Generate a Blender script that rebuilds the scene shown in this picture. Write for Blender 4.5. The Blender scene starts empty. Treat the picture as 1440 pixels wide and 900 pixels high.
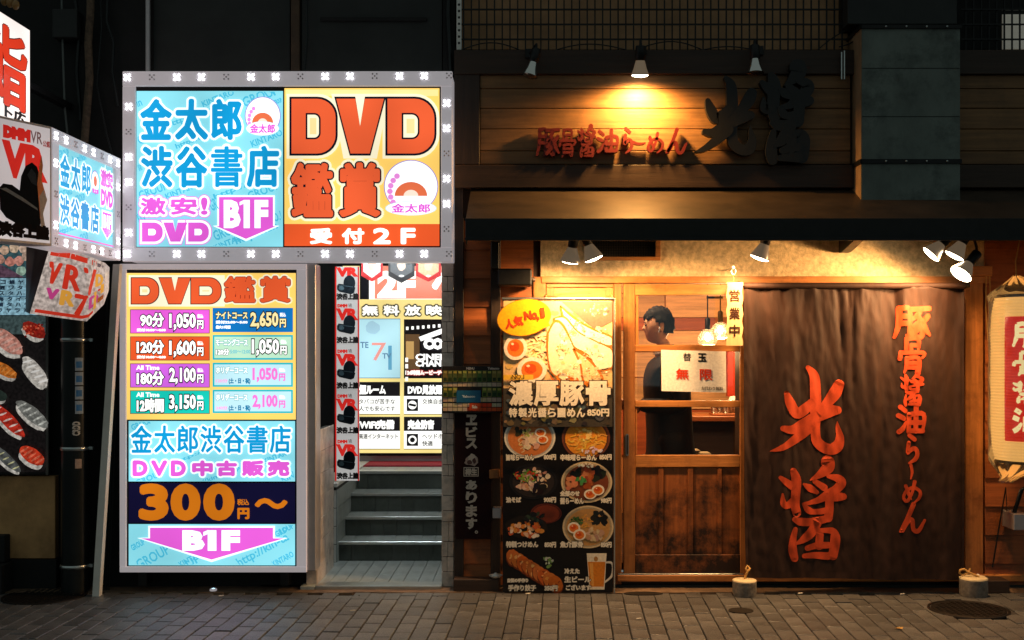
import bpy, bmesh, math, random
from mathutils import Vector, Matrix, noise
random.seed(7)
sc = bpy.context.scene
# ------------------------------------------------------------------ camera, world, exposure
F, D, VX, VY, H = 1570.0, 7.4, 750.0, 490.0, 1.58      # focal px, metres to the facade, vanishing point px, eye height
cam = bpy.data.cameras.new('camera'); cam_o = bpy.data.objects.new('camera', cam); sc.collection.objects.link(cam_o)
cam_o.location = (0, -D, H); cam_o.rotation_euler = (math.pi/2, 0, 0)
cam.sensor_width = 36; cam.lens = F/1440*36
cam.shift_x = -(VX-720)/1440; cam.shift_y = (VY-450)/1440
cam.clip_start = .05; cam.clip_end = 500
sc.camera = cam_o
w = bpy.data.worlds.new('World'); sc.world = w; w.use_nodes = True
bg = w.node_tree.nodes['Background']; bg.inputs[0].default_value = (.66, .82, .80, 1); bg.inputs[1].default_value = .2
sc.view_settings.view_transform = 'Standard'; sc.view_settings.look = 'None'
sc.view_settings.exposure = 0; sc.view_settings.gamma = 1
sc.render.engine = 'CYCLES'
sc.cycles.max_bounces = 6; sc.cycles.transparent_max_bounces = 12; sc.cycles.use_denoising = True
sc.cycles.sample_clamp_indirect = 3; sc.cycles.caustics_reflective = False; sc.cycles.caustics_refractive = False

def S(Y): return F/(D+Y)
def X(px, Y=0): return (px-VX)/S(Y)
def Z(py, Y=0): return H-(py-VY)/S(Y)
def GY(py, z=0): return (H-z)*F/(py-VY)-D        # depth of a ground point from its row

# ------------------------------------------------------------------ materials
def lin(c):
    return tuple(((x/255)/12.92 if x/255 <= .04045 else ((x/255+.055)/1.055)**2.4) for x in c)
def M(name, col, rough=.6, metal=0, var=.2, scale=8, bump=.15, stretch=(1,1,1), rand=0, spec=.4, dirt=0, dirtcol=(25,18,12), dscale=3, coat=0, linear=False, zg=0):
    m = bpy.data.materials.new(name); m.use_nodes = True; n = m.node_tree; N = n.nodes; Lk = n.links.new
    p = N['Principled BSDF']; c = col if linear else lin(col)
    tc = N.new('ShaderNodeTexCoord'); mp = N.new('ShaderNodeMapping'); mp.inputs['Scale'].default_value = stretch
    Lk(tc.outputs['Object'], mp.inputs[0])
    oi = N.new('ShaderNodeObjectInfo')
    if rand:
        ad = N.new('ShaderNodeVectorMath'); ad.operation = 'SCALE'; cx = N.new('ShaderNodeCombineXYZ')
        for k in range(3): Lk(oi.outputs['Random'], cx.inputs[k])
        Lk(cx.outputs[0], ad.inputs[0]); ad.inputs['Scale'].default_value = 37
        Lk(ad.outputs[0], mp.inputs['Location'])
    no = N.new('ShaderNodeTexNoise'); no.inputs['Scale'].default_value = scale; no.inputs['Detail'].default_value = 6; no.inputs['Roughness'].default_value = .65
    Lk(mp.outputs[0], no.inputs['Vector'])
    mr = N.new('ShaderNodeMapRange'); mr.inputs[1].default_value = .25; mr.inputs[2].default_value = .75
    mr.inputs[3].default_value = 1-var*1.4; mr.inputs[4].default_value = 1+var*1.2
    Lk(no.outputs['Fac'], mr.inputs[0]); val = mr.outputs[0]
    if rand:
        r2 = N.new('ShaderNodeMapRange'); r2.inputs[3].default_value = 1-rand; r2.inputs[4].default_value = 1+rand
        Lk(oi.outputs['Random'], r2.inputs[0]); mu = N.new('ShaderNodeMath'); mu.operation = 'MULTIPLY'
        Lk(val, mu.inputs[0]); Lk(r2.outputs[0], mu.inputs[1]); val = mu.outputs[0]
    sm = N.new('ShaderNodeVectorMath'); sm.operation = 'SCALE'; sm.inputs[0].default_value = c; Lk(val, sm.inputs['Scale'])
    out = sm.outputs[0]
    if dirt:
        n2 = N.new('ShaderNodeTexNoise'); n2.inputs['Scale'].default_value = dscale; n2.inputs['Detail'].default_value = 8; n2.inputs['Roughness'].default_value = .7
        Lk(tc.outputs['Object'], n2.inputs['Vector'])
        m2 = N.new('ShaderNodeMapRange'); m2.inputs[1].default_value = .5; m2.inputs[2].default_value = .68; m2.inputs[4].default_value = dirt
        if zg:                      # grime thrown up from the ground: thicker towards the foot
            sx = N.new('ShaderNodeSeparateXYZ'); Lk(tc.outputs['Object'], sx.inputs[0]); z1 = N.new('ShaderNodeMapRange'); z1.inputs[1].default_value = zg; z1.inputs[2].default_value = 0; z1.inputs[4].default_value = .17
            Lk(sx.outputs[2], z1.inputs[0]); a3 = N.new('ShaderNodeMath'); a3.operation = 'ADD'; Lk(n2.outputs['Fac'], a3.inputs[0]); Lk(z1.outputs[0], a3.inputs[1]); Lk(a3.outputs[0], m2.inputs[0])
        else: Lk(n2.outputs['Fac'], m2.inputs[0])
        mx = N.new('ShaderNodeMix'); mx.data_type = 'RGBA'; Lk(m2.outputs[0], mx.inputs[0]); Lk(out, mx.inputs[6])
        mx.inputs[7].default_value = lin(dirtcol)+(1,); out = mx.outputs[2]
    Lk(out, p.inputs['Base Color'])
    p.inputs['Roughness'].default_value = rough; p.inputs['Metallic'].default_value = metal
    p.inputs['Specular IOR Level'].default_value = spec; p.inputs['Coat Weight'].default_value = coat
    if bump:
        b = N.new('ShaderNodeBump'); b.inputs['Strength'].default_value = bump; b.inputs['Distance'].default_value = .01
        Lk(no.outputs['Fac'], b.inputs['Height']); Lk(b.outputs[0], p.inputs['Normal'])
    return m
def wood(name, col, rough=.5, axis=0, rand=.15, dirt=0, dscale=4, **k):
    st = [22, 22, 22]; st[axis] = 1.2
    return M(name, col, rough, 0, .3, 1.6, .25, tuple(st), rand, dirt=dirt, dscale=dscale, **k)
_pc = {}
def P(*c, rough=.45):                      # matt or satin print
    k = ('p',)+c+(rough,)
    if k not in _pc:
        m = bpy.data.materials.new('print_ink'); m.use_nodes = True; p = m.node_tree.nodes['Principled BSDF']
        p.inputs['Base Color'].default_value = lin(c)+(1,); p.inputs['Roughness'].default_value = rough
        p.inputs['Specular IOR Level'].default_value = .3 if rough < .8 else .1
        n = m.node_tree; tc = n.nodes.new('ShaderNodeTexCoord'); no = n.nodes.new('ShaderNodeTexNoise'); no.inputs['Scale'].default_value = 70; no.inputs['Detail'].default_value = 5
        mr = n.nodes.new('ShaderNodeMapRange'); mr.inputs[1].default_value = .3; mr.inputs[2].default_value = .7; mr.inputs[3].default_value = .84; mr.inputs[4].default_value = 1.08
        vm = n.nodes.new('ShaderNodeVectorMath'); vm.operation = 'SCALE'; vm.inputs[0].default_value = lin(c)
        n.links.new(tc.outputs['Object'], no.inputs['Vector']); n.links.new(no.outputs['Fac'], mr.inputs[0]); n.links.new(mr.outputs[0], vm.inputs['Scale']); n.links.new(vm.outputs[0], p.inputs['Base Color'])
        _pc[k] = m
    return _pc[k]
GAIN = 1.12
def L(*c, s=1.0):                          # backlit film: the sheet itself gives off light
    if min(c) > 215: s *= 1.35                # bare white film lets most of the tube light through
    k = ('l',)+c+(s,)
    if k not in _pc:
        m = bpy.data.materials.new('backlit_film'); m.use_nodes = True; n = m.node_tree; p = n.nodes['Principled BSDF']
        cl = lin(c)
        p.inputs['Base Color'].default_value = tuple(x*.25 for x in cl)+(1,); p.inputs['Roughness'].default_value = .25
        p.inputs['Specular IOR Level'].default_value = .2
        p.inputs['Emission Color'].default_value = cl+(1,)
        tc = n.nodes.new('ShaderNodeTexCoord'); no = n.nodes.new('ShaderNodeTexNoise'); no.inputs['Scale'].default_value = 2.2; no.inputs['Detail'].default_value = 1
        mr = n.nodes.new('ShaderNodeMapRange'); mr.inputs[1].default_value = .3; mr.inputs[2].default_value = .7
        mr.inputs[3].default_value = .80*s*GAIN; mr.inputs[4].default_value = 1.16*s*GAIN
        n.links.new(tc.outputs['Object'], no.inputs['Vector']); n.links.new(no.outputs['Fac'], mr.inputs[0]); n.links.new(mr.outputs[0], p.inputs['Emission Strength'])
        if s in (.5,.501):        # printed photograph: mottled ink
            n3 = n.nodes.new('ShaderNodeTexNoise'); n3.inputs['Scale'].default_value = 45; n3.inputs['Detail'].default_value = 6; m3 = n.nodes.new('ShaderNodeMapRange')
            m3.inputs[1].default_value = .35; m3.inputs[2].default_value = .65; m3.inputs[3].default_value = .55; m3.inputs[4].default_value = 1.5; mu = n.nodes.new('ShaderNodeMath'); mu.operation = 'MULTIPLY'
            n.links.new(tc.outputs['Object'], n3.inputs['Vector']); n.links.new(n3.outputs['Fac'], m3.inputs[0]); n.links.new(m3.outputs[0], mu.inputs[0]); n.links.new(mr.outputs[0], mu.inputs[1]); n.links.new(mu.outputs[0], p.inputs['Emission Strength'])
        _pc[k] = m
    return _pc[k]
def emit(name, col, s):
    m = bpy.data.materials.new(name); m.use_nodes = True; p = m.node_tree.nodes['Principled BSDF']
    p.inputs['Emission Color'].default_value = col+(1,); p.inputs['Emission Strength'].default_value = s
    p.inputs['Base Color'].default_value = (.8,.8,.8,1); return m
def glassy(name, tint=(1,1,1), refl=.08, rough=.02, haze=0):
    m = bpy.data.materials.new(name); m.use_nodes = True; n = m.node_tree; N = n.nodes; N.remove(N['Principled BSDF'])
    t = N.new('ShaderNodeBsdfTransparent'); t.inputs[0].default_value = tint+(1,)
    g = N.new('ShaderNodeBsdfGlossy'); g.inputs['Roughness'].default_value = rough
    mx = N.new('ShaderNodeMixShader'); fr = N.new('ShaderNodeLayerWeight'); fr.inputs[0].default_value = .35
    mr = N.new('ShaderNodeMapRange'); mr.inputs[3].default_value = refl; mr.inputs[4].default_value = .9
    n.links.new(fr.outputs['Fresnel'], mr.inputs[0]); n.links.new(mr.outputs[0], mx.inputs[0])
    n.links.new(t.outputs[0], mx.inputs[1]); n.links.new(g.outputs[0], mx.inputs[2]); last = mx
    if haze:
        d = N.new('ShaderNodeBsdfTranslucent'); d.inputs[0].default_value = (.9,.85,.75,1); d2 = N.new('ShaderNodeBsdfDiffuse'); d2.inputs[0].default_value = (.8,.75,.68,1)
        a = N.new('ShaderNodeMixShader'); n.links.new(d.outputs[0], a.inputs[1]); n.links.new(d2.outputs[0], a.inputs[2])
        b = N.new('ShaderNodeMixShader'); b.inputs[0].default_value = haze; n.links.new(mx.outputs[0], b.inputs[1]); n.links.new(a.outputs[0], b.inputs[2]); last = b
    n.links.new(last.outputs[0], N['Material Output'].inputs[0]); return m

# ------------------------------------------------------------------ objects
WL = {}
def wl(o): return WL.get(o.name, Vector()) if o else Vector()
def empty(name, loc, label=None, cat=None, group=None, kind=None, parent=None):
    o = bpy.data.objects.new(name, None); o.empty_display_size = .1; sc.collection.objects.link(o)
    o.location = Vector(loc)-wl(parent); o.parent = parent; WL[o.name] = Vector(loc)
    return tag(o, label, cat, group, kind)
def tag(o, label=None, cat=None, group=None, kind=None):
    if label: o['label'] = label
    if cat: o['category'] = cat
    if group: o['group'] = group
    if kind: o['kind'] = kind
    return o
def link(name, me, parent=None, base=None):
    """me holds world coordinates; shift them to the parent (or to base for a top-level thing)."""
    o = bpy.data.objects.new(name, me); sc.collection.objects.link(o)
    off = wl(parent) if parent else Vector(base or (0,0,0))
    if off.length: me.transform(Matrix.Translation(-off))
    if parent: o.parent = parent
    else: o.location = off
    WL[o.name] = off
    return o
def piece(name, me, loc, parent, rot=0, scale=None):
    o = bpy.data.objects.new(name, me); sc.collection.objects.link(o)
    o.parent = parent; o.location = Vector(loc)-wl(parent)
    if rot: o.rotation_euler = rot if isinstance(rot, tuple) else (0,0,rot)
    if scale: o.scale = scale
    WL[o.name] = Vector(loc); return o
class MB:
    def __init__(s): s.v=[]; s.f=[]; s.m=[]; s.mats=[]; s.sm=[]
    def mi(s, mat):
        if mat is None: return 0
        if mat not in s.mats: s.mats.append(mat)
        return s.mats.index(mat)
    def add(s, vs, fs, mat=None, smooth=False):
        b = len(s.v); s.v += [tuple(p) for p in vs]; k = s.mi(mat)
        for f in fs: s.f.append(tuple(b+i for i in f)); s.m.append(k); s.sm.append(smooth)
    def box(s, x0,x1,y0,y1,z0,z1, mat=None, bev=0):
        if x0>x1: x0,x1=x1,x0
        if y0>y1: y0,y1=y1,y0
        if z0>z1: z0,z1=z1,z0
        if bev:
            b = bev; P8 = []
            # chamfered box: 24 verts through bmesh
            bm = bmesh.new(); bmesh.ops.create_cube(bm, size=1)
            for v in bm.verts: v.co = Vector(((x0+x1)/2+v.co.x*(x1-x0), (y0+y1)/2+v.co.y*(y1-y0), (z0+z1)/2+v.co.z*(z1-z0)))
            bmesh.ops.bevel(bm, geom=bm.edges[:], offset=b, segments=1, affect='EDGES'); bm.verts.ensure_lookup_table()
            s.add([v.co for v in bm.verts], [[v.index for v in f.verts] for f in bm.faces], mat); bm.free(); return
        s.add([(x0,y0,z0),(x1,y0,z0),(x1,y1,z0),(x0,y1,z0),(x0,y0,z1),(x1,y0,z1),(x1,y1,z1),(x0,y1,z1)],
              [(0,3,2,1),(4,5,6,7),(0,1,5,4),(1,2,6,5),(2,3,7,6),(3,0,4,7)], mat)
    def hexa(s, p, mat=None): s.add(p, [(0,3,2,1),(4,5,6,7),(0,1,5,4),(1,2,6,5),(2,3,7,6),(3,0,4,7)], mat)
    def prism(s, pts, ax, a, b, mat=None):       # pts 2D polygon in the plane normal to ax
        def q(p, t): return {0:(t,p[0],p[1]),1:(p[0],t,p[1]),2:(p[0],p[1],t)}[ax]
        n=len(pts); s.add([q(p,a) for p in pts]+[q(p,b) for p in pts], [tuple(range(n)),tuple(range(2*n-1,n-1,-1))]+[(i,i+n,(i+1)%n+n,(i+1)%n) for i in range(n)], mat)
    def tube(s, pts, r, n=8, mat=None, cap=True, smooth=True):
        pts=[Vector(p) for p in pts]; rs = r if isinstance(r,(list,tuple)) else [r]*len(pts)
        vs=[]; 
        for i,p in enumerate(pts):
            d=(pts[min(i+1,len(pts)-1)]-pts[max(i-1,0)]).normalized()
            u=d.orthogonal().normalized() if i==0 else (u-d*u.dot(d)).normalized()
            w_=d.cross(u)
            vs+=[p+(u*math.cos(2*math.pi*k/n)+w_*math.sin(2*math.pi*k/n))*rs[i] for k in range(n)]
        fs=[(i*n+k,i*n+(k+1)%n,(i+1)*n+(k+1)%n,(i+1)*n+k) for i in range(len(pts)-1) for k in range(n)]
        s.add(vs,fs,mat,smooth)
        if cap:
            s.add(vs[:n],[tuple(range(n-1,-1,-1))],mat); s.add(vs[-n:],[tuple(range(n))],mat)
    def lathe(s, prof, c, axis=(0,0,1), n=16, mat=None, smooth=True):   # prof: (radius, height)
        a=Vector(axis).normalized(); u=a.orthogonal().normalized(); w_=a.cross(u); c=Vector(c)
        vs=[c+a*h+(u*math.cos(2*math.pi*k/n)+w_*math.sin(2*math.pi*k/n))*r for r,h in prof for k in range(n)]
        s.add(vs,[(i*n+k,i*n+(k+1)%n,(i+1)*n+(k+1)%n,(i+1)*n+k) for i in range(len(prof)-1) for k in range(n)],mat,smooth)
    def ball(s, c, r, mat=None, seg=16, ring=10, fn=None):
        r=r if isinstance(r,tuple) else (r,r,r); vs=[]; fs=[]
        for i in range(ring+1):
            t=math.pi*i/ring
            for k in range(seg):
                a=2*math.pi*k/seg; p=Vector((math.sin(t)*math.cos(a),math.sin(t)*math.sin(a),math.cos(t)))
                if fn: p=fn(p)
                vs.append((c[0]+p.x*r[0],c[1]+p.y*r[1],c[2]+p.z*r[2]))
        fs=[(i*seg+k,(i+1)*seg+k,(i+1)*seg+(k+1)%seg,i*seg+(k+1)%seg) for i in range(ring) for k in range(seg)]
        s.add(vs,fs,mat,True)
    def mesh(s, name):
        me=bpy.data.meshes.new(name); me.from_pydata(s.v,[],s.f); me.validate()
        for m in s.mats: me.materials.append(m)
        if len(me.polygons)==len(s.m):
            me.polygons.foreach_set('material_index',s.m); me.polygons.foreach_set('use_smooth',s.sm)
        me.update(); return me
    def build(s, name, parent=None, base=None, label=None):
        o=link(name,s.mesh(name),parent,base)
        if label: o['label']=label
        return o
def bx(name, parent, mat, x0,x1,y0,y1,z0,z1, bev=.002, label=None, base=None):
    m=MB(); m.box(x0,x1,y0,y1,z0,z1,mat,bev); return m.build(name,parent,base,label)
def pbx(name, parent, mat, px0,px1,py0,py1,Yf,Yb, bev=.002, label=None):   # box whose front face fills these rows/columns at depth Yf
    return bx(name,parent,mat,X(px0,Yf),X(px1,Yf),Yf,Yb,Z(py1,Yf),Z(py0,Yf),bev,label)

# ------------------------------------------------------------------ lettering
_gm={}
def gm(s, bev):
    bev=round(bev,3); k=(s,bev)
    if k not in _gm:
        c=bpy.data.curves.new('t','FONT'); c.body=s; c.resolution_u=4 if len(s)==1 and ord(s)<128 else 2; c.fill_mode='FRONT'; c.bevel_depth=bev; c.bevel_resolution=1 if bev>.03 else 0
        o=bpy.data.objects.new('t',c); sc.collection.objects.link(o); dg=bpy.context.evaluated_depsgraph_get()
        me=o.evaluated_get(dg).to_mesh(); v=[tuple(p.co) for p in me.vertices]; f=[tuple(p.vertices) for p in me.polygons]
        o.evaluated_get(dg).to_mesh_clear(); bpy.data.objects.remove(o); bpy.data.curves.remove(c)
        _gm[k]=(v,f)
    return _gm[k]
def cat(p, n=5):                     # smooth a stroke (x,y,w) list
    q=[p[0]]+list(p)+[p[-1]]; o=[]
    for i in range(1,len(q)-2):
        for k in range(n):
            t=k/n; o.append(tuple(.5*((2*q[i][j])+(-q[i-1][j]+q[i+1][j])*t+(2*q[i-1][j]-5*q[i][j]+4*q[i+1][j]-q[i+2][j])*t*t+(-q[i-1][j]+3*q[i][j]-3*q[i+1][j]+q[i+2][j])*t**3) for j in range(3)))
    o.append(p[-1]); return o
def ribbon(p):                       # outline of a brush stroke with round ends
    p=cat(p); l=[];r=[]
    for i,(x,y,w_) in enumerate(p):
        a=p[max(i-1,0)]; b=p[min(i+1,len(p)-1)]; dx,dy=b[0]-a[0],b[1]-a[1]; d=math.hypot(dx,dy) or 1
        l.append((x-dy/d*w_/2,y+dx/d*w_/2)); r.append((x+dy/d*w_/2,y-dx/d*w_/2))
    return l,r,p
def strip(l,r):
    n=len(l); return l+r,[(i,i+1,n+i+1,n+i) for i in range(n-1)]
def endcap(c,w_,dx,dy,sgn):
    a0=math.atan2(dy,dx)+(0 if sgn>0 else math.pi)
    return [(c[0]+math.cos(a0+t)*w_/2,c[1]+math.sin(a0+t)*w_/2) for t in [(-math.pi/2)+math.pi*k/6 for k in range(7)]]
KOU=[[(365,90,40),(415,170,85),(425,350,98),(425,500,95),(425,650,85),(442,740,90),(520,800,90),(590,780,100),(615,700,70),(600,610,36),(597,560,6)],
     [(192,315,45),(222,400,85),(272,490,88),(340,450,88),(410,380,70)],
     [(610,240,90),(580,310,105),(520,400,85),(450,490,80)],
     [(165,620,50),(240,630,76),(330,580,90),(430,520,100),(540,470,100),(600,460,70)],
     [(380,600,100),(300,680,85),(200,760,60),(130,800,40),(65,820,5)]]
KOU=[[((x-60)/6.1,(y-80)/8.4,w_/7.3) for x,y,w_ in s] for s in KOU]
SHO=[[(560,0,110),(560,50,100),(490,110,60),(410,155,8)],[(265,75,55),(290,150,85),(285,260,80),(280,360,80),(295,425,76)],
     [(155,130,34),(200,165,56),(260,205,70)],[(170,265,16),(178,345,56),(220,360,60),(275,310,60)],
     [(355,185,22),(410,220,62),(470,255,36)],[(455,165,44),(530,215,60)],
     [(565,120,34),(640,135,66),(675,170,80),(640,220,80),(560,270,76),(470,325,50),(350,350,26)],
     [(560,290,80),(640,290,76),(690,288,60)],[(570,280,76),(572,380,72),(560,465,76)],[(350,350,26),(392,400,56),(450,418,46),(560,402,56)],
     [(275,480,44),(330,500,68),(420,500,66),(500,484,66),(575,465,50)],[(280,560,40),(258,650,62),(255,730,76),(270,800,66)],
     [(495,570,36),(590,572,56),(618,620,84),(612,700,88),(598,775,84)],[(470,500,80),(425,580,84),(360,640,66),(285,682,20)],
     [(490,600,60),(480,700,66)],[(385,720,46),(470,695,56),(560,690,54)],[(355,785,40),(460,778,56),(560,780,64)]]
SHO=[[((x-140)/5.8,(y-20)/8.1,w_/7) for x,y,w_ in s] for s in SHO]
def K(*ss, w=11):
    out=[]
    for s in ss:
        n=len(s); out.append([(x,y,w*(1.05 if i==0 else (.55 if (i==n-1 and n>2) else 1.0))) for i,(x,y) in enumerate(s)])
    return out
BR={'光':KOU,'醤':SHO,
 '豚':K([(16,5),(14,55),(3,96)],[(16,7),(42,7),(43,60),(41,93),(34,90)],[(16,30),(42,30)],[(14,52),(42,52)],[(48,9),(98,6)],[(74,9),(64,28),(47,44)],[(64,28),(79,55),(76,93),(62,90)],[(74,44),(50,66)],[(77,60),(46,90)],[(94,30),(80,48)],[(78,46),(88,72),(99,88)],w=12),
 '骨':K([(28,4),(27,40)],[(28,5),(72,5),(72,40)],[(45,22),(45,40)],[(45,22),(72,22)],[(9,42),(5,60)],[(9,43),(92,43),(86,58)],[(29,58),(28,80),(20,98)],[(29,58),(73,58),(74,95),(64,92)],[(29,71),(73,71)],[(29,84),(73,84)],w=10),
 '油':K([(10,8),(28,22)],[(3,38),(22,48)],[(4,94),(18,82),(30,60)],[(42,35),(40,94)],[(42,35),(92,33),(89,94)],[(66,2),(65,92)],[(42,62),(89,62)],[(41,91),(89,91)],w=13),
 'ら':K([(38,2),(66,16)],[(34,28),(28,60),(42,54),(68,46),(82,62),(72,82),(38,97)],w=14),
 'ー':K([(4,42),(50,56),(97,50)],w=16),'｜':K([(46,3),(56,50),(44,97)],w=18),
 'め':K([(20,22),(34,58),(46,80)],[(64,4),(52,48),(28,88),(10,74),(24,44),(58,30),(90,48),(86,76),(60,96)],w=12),
 'ん':K([(54,2),(34,48),(8,97),(36,60),(50,58),(56,90),(76,94),(98,58)],w=13)}

class Print:
    """flat print: layers of film laid on a plane, map(u,v,h) gives the point h metres off the plane"""
    def __init__(s, mp, step=.0004): s.map=mp; s.h=step; s.step=step; s.mb=MB()
    def nx(s): s.h+=s.step
    def poly(s, pts, mat, hh=None):
        s.mb.add([s.map(x,y,s.h) for x,y in pts],[tuple(range(len(pts)))],mat); s.nx()
    def rect(s, x0,y0,x1,y1, mat): s.poly([(x0,y0),(x1,y0),(x1,y1),(x0,y1)],mat)
    def grid(s,x0,y0,x1,y1,mat,nx=30,ny=60):
        vs=[s.map(x0+(x1-x0)*i/nx,y0+(y1-y0)*j/ny,s.h) for j in range(ny+1) for i in range(nx+1)]
        s.mb.add(vs,[(j*(nx+1)+i,j*(nx+1)+i+1,(j+1)*(nx+1)+i+1,(j+1)*(nx+1)+i) for j in range(ny) for i in range(nx)],mat,True); s.nx()
    def disc(s, cx,cy,rx,ry, mat, n=28, wob=0, rot=0):
        pts=[]
        for k in range(n):
            a=2*math.pi*k/n; r=1+wob*random.uniform(-1,1); x=rx*r*math.cos(a); y=ry*r*math.sin(a)
            pts.append((cx+x*math.cos(rot)-y*math.sin(rot),cy+x*math.sin(rot)+y*math.cos(rot)))
        s.poly(pts,mat)
    def frame(s,x0,y0,x1,y1,t,mat):
        for a in ((x0,y0,x1,y0+t),(x0,y1-t,x1,y1),(x0,y0+t,x0+t,y1-t),(x1-t,y0+t,x1,y1-t)):
            s.mb.add([s.map(x,y,s.h) for x,y in ((a[0],a[1]),(a[2],a[1]),(a[2],a[3]),(a[0],a[3]))],[(0,1,2,3)],mat)
        s.nx()
    def text(s, t, x0,y0,x1,y1, mat, bold=0, out=(), rot=0, clip=None):
        v0,_=gm(t,0)
        bx0=min(p[0] for p in v0); bx1=max(p[0] for p in v0); by0=min(p[1] for p in v0); by1=max(p[1] for p in v0)
        sx=(x1-x0)/(bx1-bx0); sy=(y1-y0)/max(by1-by0,1e-4); sa=(abs(sx)+abs(sy))/2; cx,cy=(x0+x1)/2,(y0+y1)/2; ca,sa_=math.cos(rot),math.sin(rot)
        for mt,r in list(out)+[(mat,bold)]:
            if .8<=r<=12 and len(t)<=1 and mt.name.startswith('backlit'):      # thicken by overprinting the glyph round a small circle
                v,f=gm(t,0); s.nx(); offs=[(0,0)]; rr=r
                while rr>.3:
                    NN=max(8,int(4+rr*2.2)); offs+=[(rr*math.cos(6.2832*q/NN),rr*math.sin(6.2832*q/NN)) for q in range(NN)]; rr-=1.9
                for q,(ox,oy) in enumerate(offs):
                    vs=[]
                    for p in v:
                        x=x0+(p[0]-bx0)*sx+ox; y=y1-(p[1]-by0)*sy+oy
                        if rot: dx,dy=x-cx,y-cy; x,y=cx+dx*ca-dy*sa_,cy+dx*sa_+dy*ca
                        if clip: x=min(max(x,clip[0]),clip[2]); y=min(max(y,clip[1]),clip[3])
                        vs.append(s.map(x,y,s.h+q*s.step*.012))
                    s.mb.add(vs,f,mt)
                continue
            v,f=gm(t,r/sa); s.nx(); vs=[]; B=max(r/sa,1e-3)
            for p in v:
                x=x0+(p[0]-bx0)*sx; y=y1-(p[1]-by0)*sy
                if rot: dx,dy=x-cx,y-cy; x,y=cx+dx*ca-dy*sa_,cy+dx*sa_+dy*ca
                if clip: x=min(max(x,clip[0]),clip[2]); y=min(max(y,clip[1]),clip[3])
                vs.append(s.map(x,y,s.h+(p[2]/B)*s.step*.4))
            s.mb.add(vs,f,mt)
        s.nx()
    def vtext(s, t, x0,y0,x1,y1, mat, bold=0, out=(), gap=.12):
        n=len(t); hh=(y1-y0)/(n+(n-1)*gap)
        for i,c in enumerate(t):
            if c in '。': s.text(c,x0+(x1-x0)*.6,y0+i*hh*(1+gap),x1,y0+i*hh*(1+gap)+hh*.35,mat,bold,out)
            else: s.text(c,x0,y0+i*hh*(1+gap),x1,y0+i*hh*(1+gap)+hh,mat,bold,out)
    def brush(s, ch, x0,y0,x1,y1, mat, wf=1):
        sx,sy=(x1-x0)/100,(y1-y0)/100; sw=(sx+sy)/2*wf
        for st in BR[ch]:
            l,r,p=ribbon([(x0+x*sx,y0+y*sy,w_*sw) for x,y,w_ in st]); vs,fs=strip(l,r)
            s.mb.add([s.map(x,y,s.h) for x,y in vs],fs,mat)
            for (c,nb,sg) in ((p[0],p[1],-1),(p[-1],p[-2],-1)):
                e=endcap(c,c[2],nb[0]-c[0],nb[1]-c[1],sg); s.mb.add([s.map(x,y,s.h) for x,y in e],[tuple(range(7))],mat)
            s.h+=s.step*.25
        s.nx()
    def flush(s, name, parent, label=None):
        o=s.mb.build(name,parent,None,label); s.mb=MB(); return o
def front(Y): return lambda u,v,h: (X(u,Y),Y-h,Z(v,Y))
def sq(x0,y0,x1,y1,e,kind):
    x0-=e;y0-=e;x1+=e;y1+=e
    if kind=='D':
        r=min((x1-x0)*.42,(y1-y0)*.45); pts=[(x0,y0)]
        pts+=[(x1-r+r*math.sin(a),y0+r-r*math.cos(a)) for a in [k*math.pi/14 for k in range(8)]]+[(x1-r+r*math.cos(a),y1-r+r*math.sin(a)) for a in [k*math.pi/14 for k in range(8)]]
        return pts+[(x0,y1)]
    w=x1-x0; t=w*.40 if e<=0 else w*.40+e*.2
    return [(x0,y0),(x0+t,y0),((x0+x1)/2,y0+(y1-y0)*.50-e*0),(x1-t,y0),(x1,y0),((x0+x1)/2+w*.20,y1),((x0+x1)/2-w*.20,y1)]
def block(p,kind,x0,y0,x1,y1,col,lay,t,hole,hole2=None):
    for mt,e in lay:
        if kind=='V' and e>0:
            p.poly([(x0-e,y0-e),(x1+e,y0-e),((x0+x1)/2+(x1-x0)*.2+e,y1+e),((x0+x1)/2-(x1-x0)*.2-e,y1+e)] if e>5 else sq(x0,y0,x1,y1,e,'V'),mt)
        else: p.poly(sq(x0,y0,x1,y1,e,kind),mt)
    p.poly(sq(x0,y0,x1,y1,0,kind),col)
    if kind=='D':
        a=(x0+t,y0+t,x1-t*1.05,y1-t); e=lay[-1][1] if len(lay) else 0
        if len(lay): p.poly(sq(a[0],a[1],a[2],a[3],0,'D'),lay[-1][0]); a=(a[0]+e*.8,a[1]+e*.8,a[2]-e*.8,a[3]-e*.8)
        p.poly(sq(a[0],a[1],a[2],a[3],0,'D'),hole)
        if hole2: q=(a[2]-a[0])*.22; p.rect(a[0]+q,a[1]+q*1.3,a[2]-q,a[3]-q*1.3,hole2)
def flag(p,x,y,s,mat): p.poly([(x,y),(x,y+s*.8),(x-s,y+s*1.25),(x-s,y+s*.45)],mat)
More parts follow.
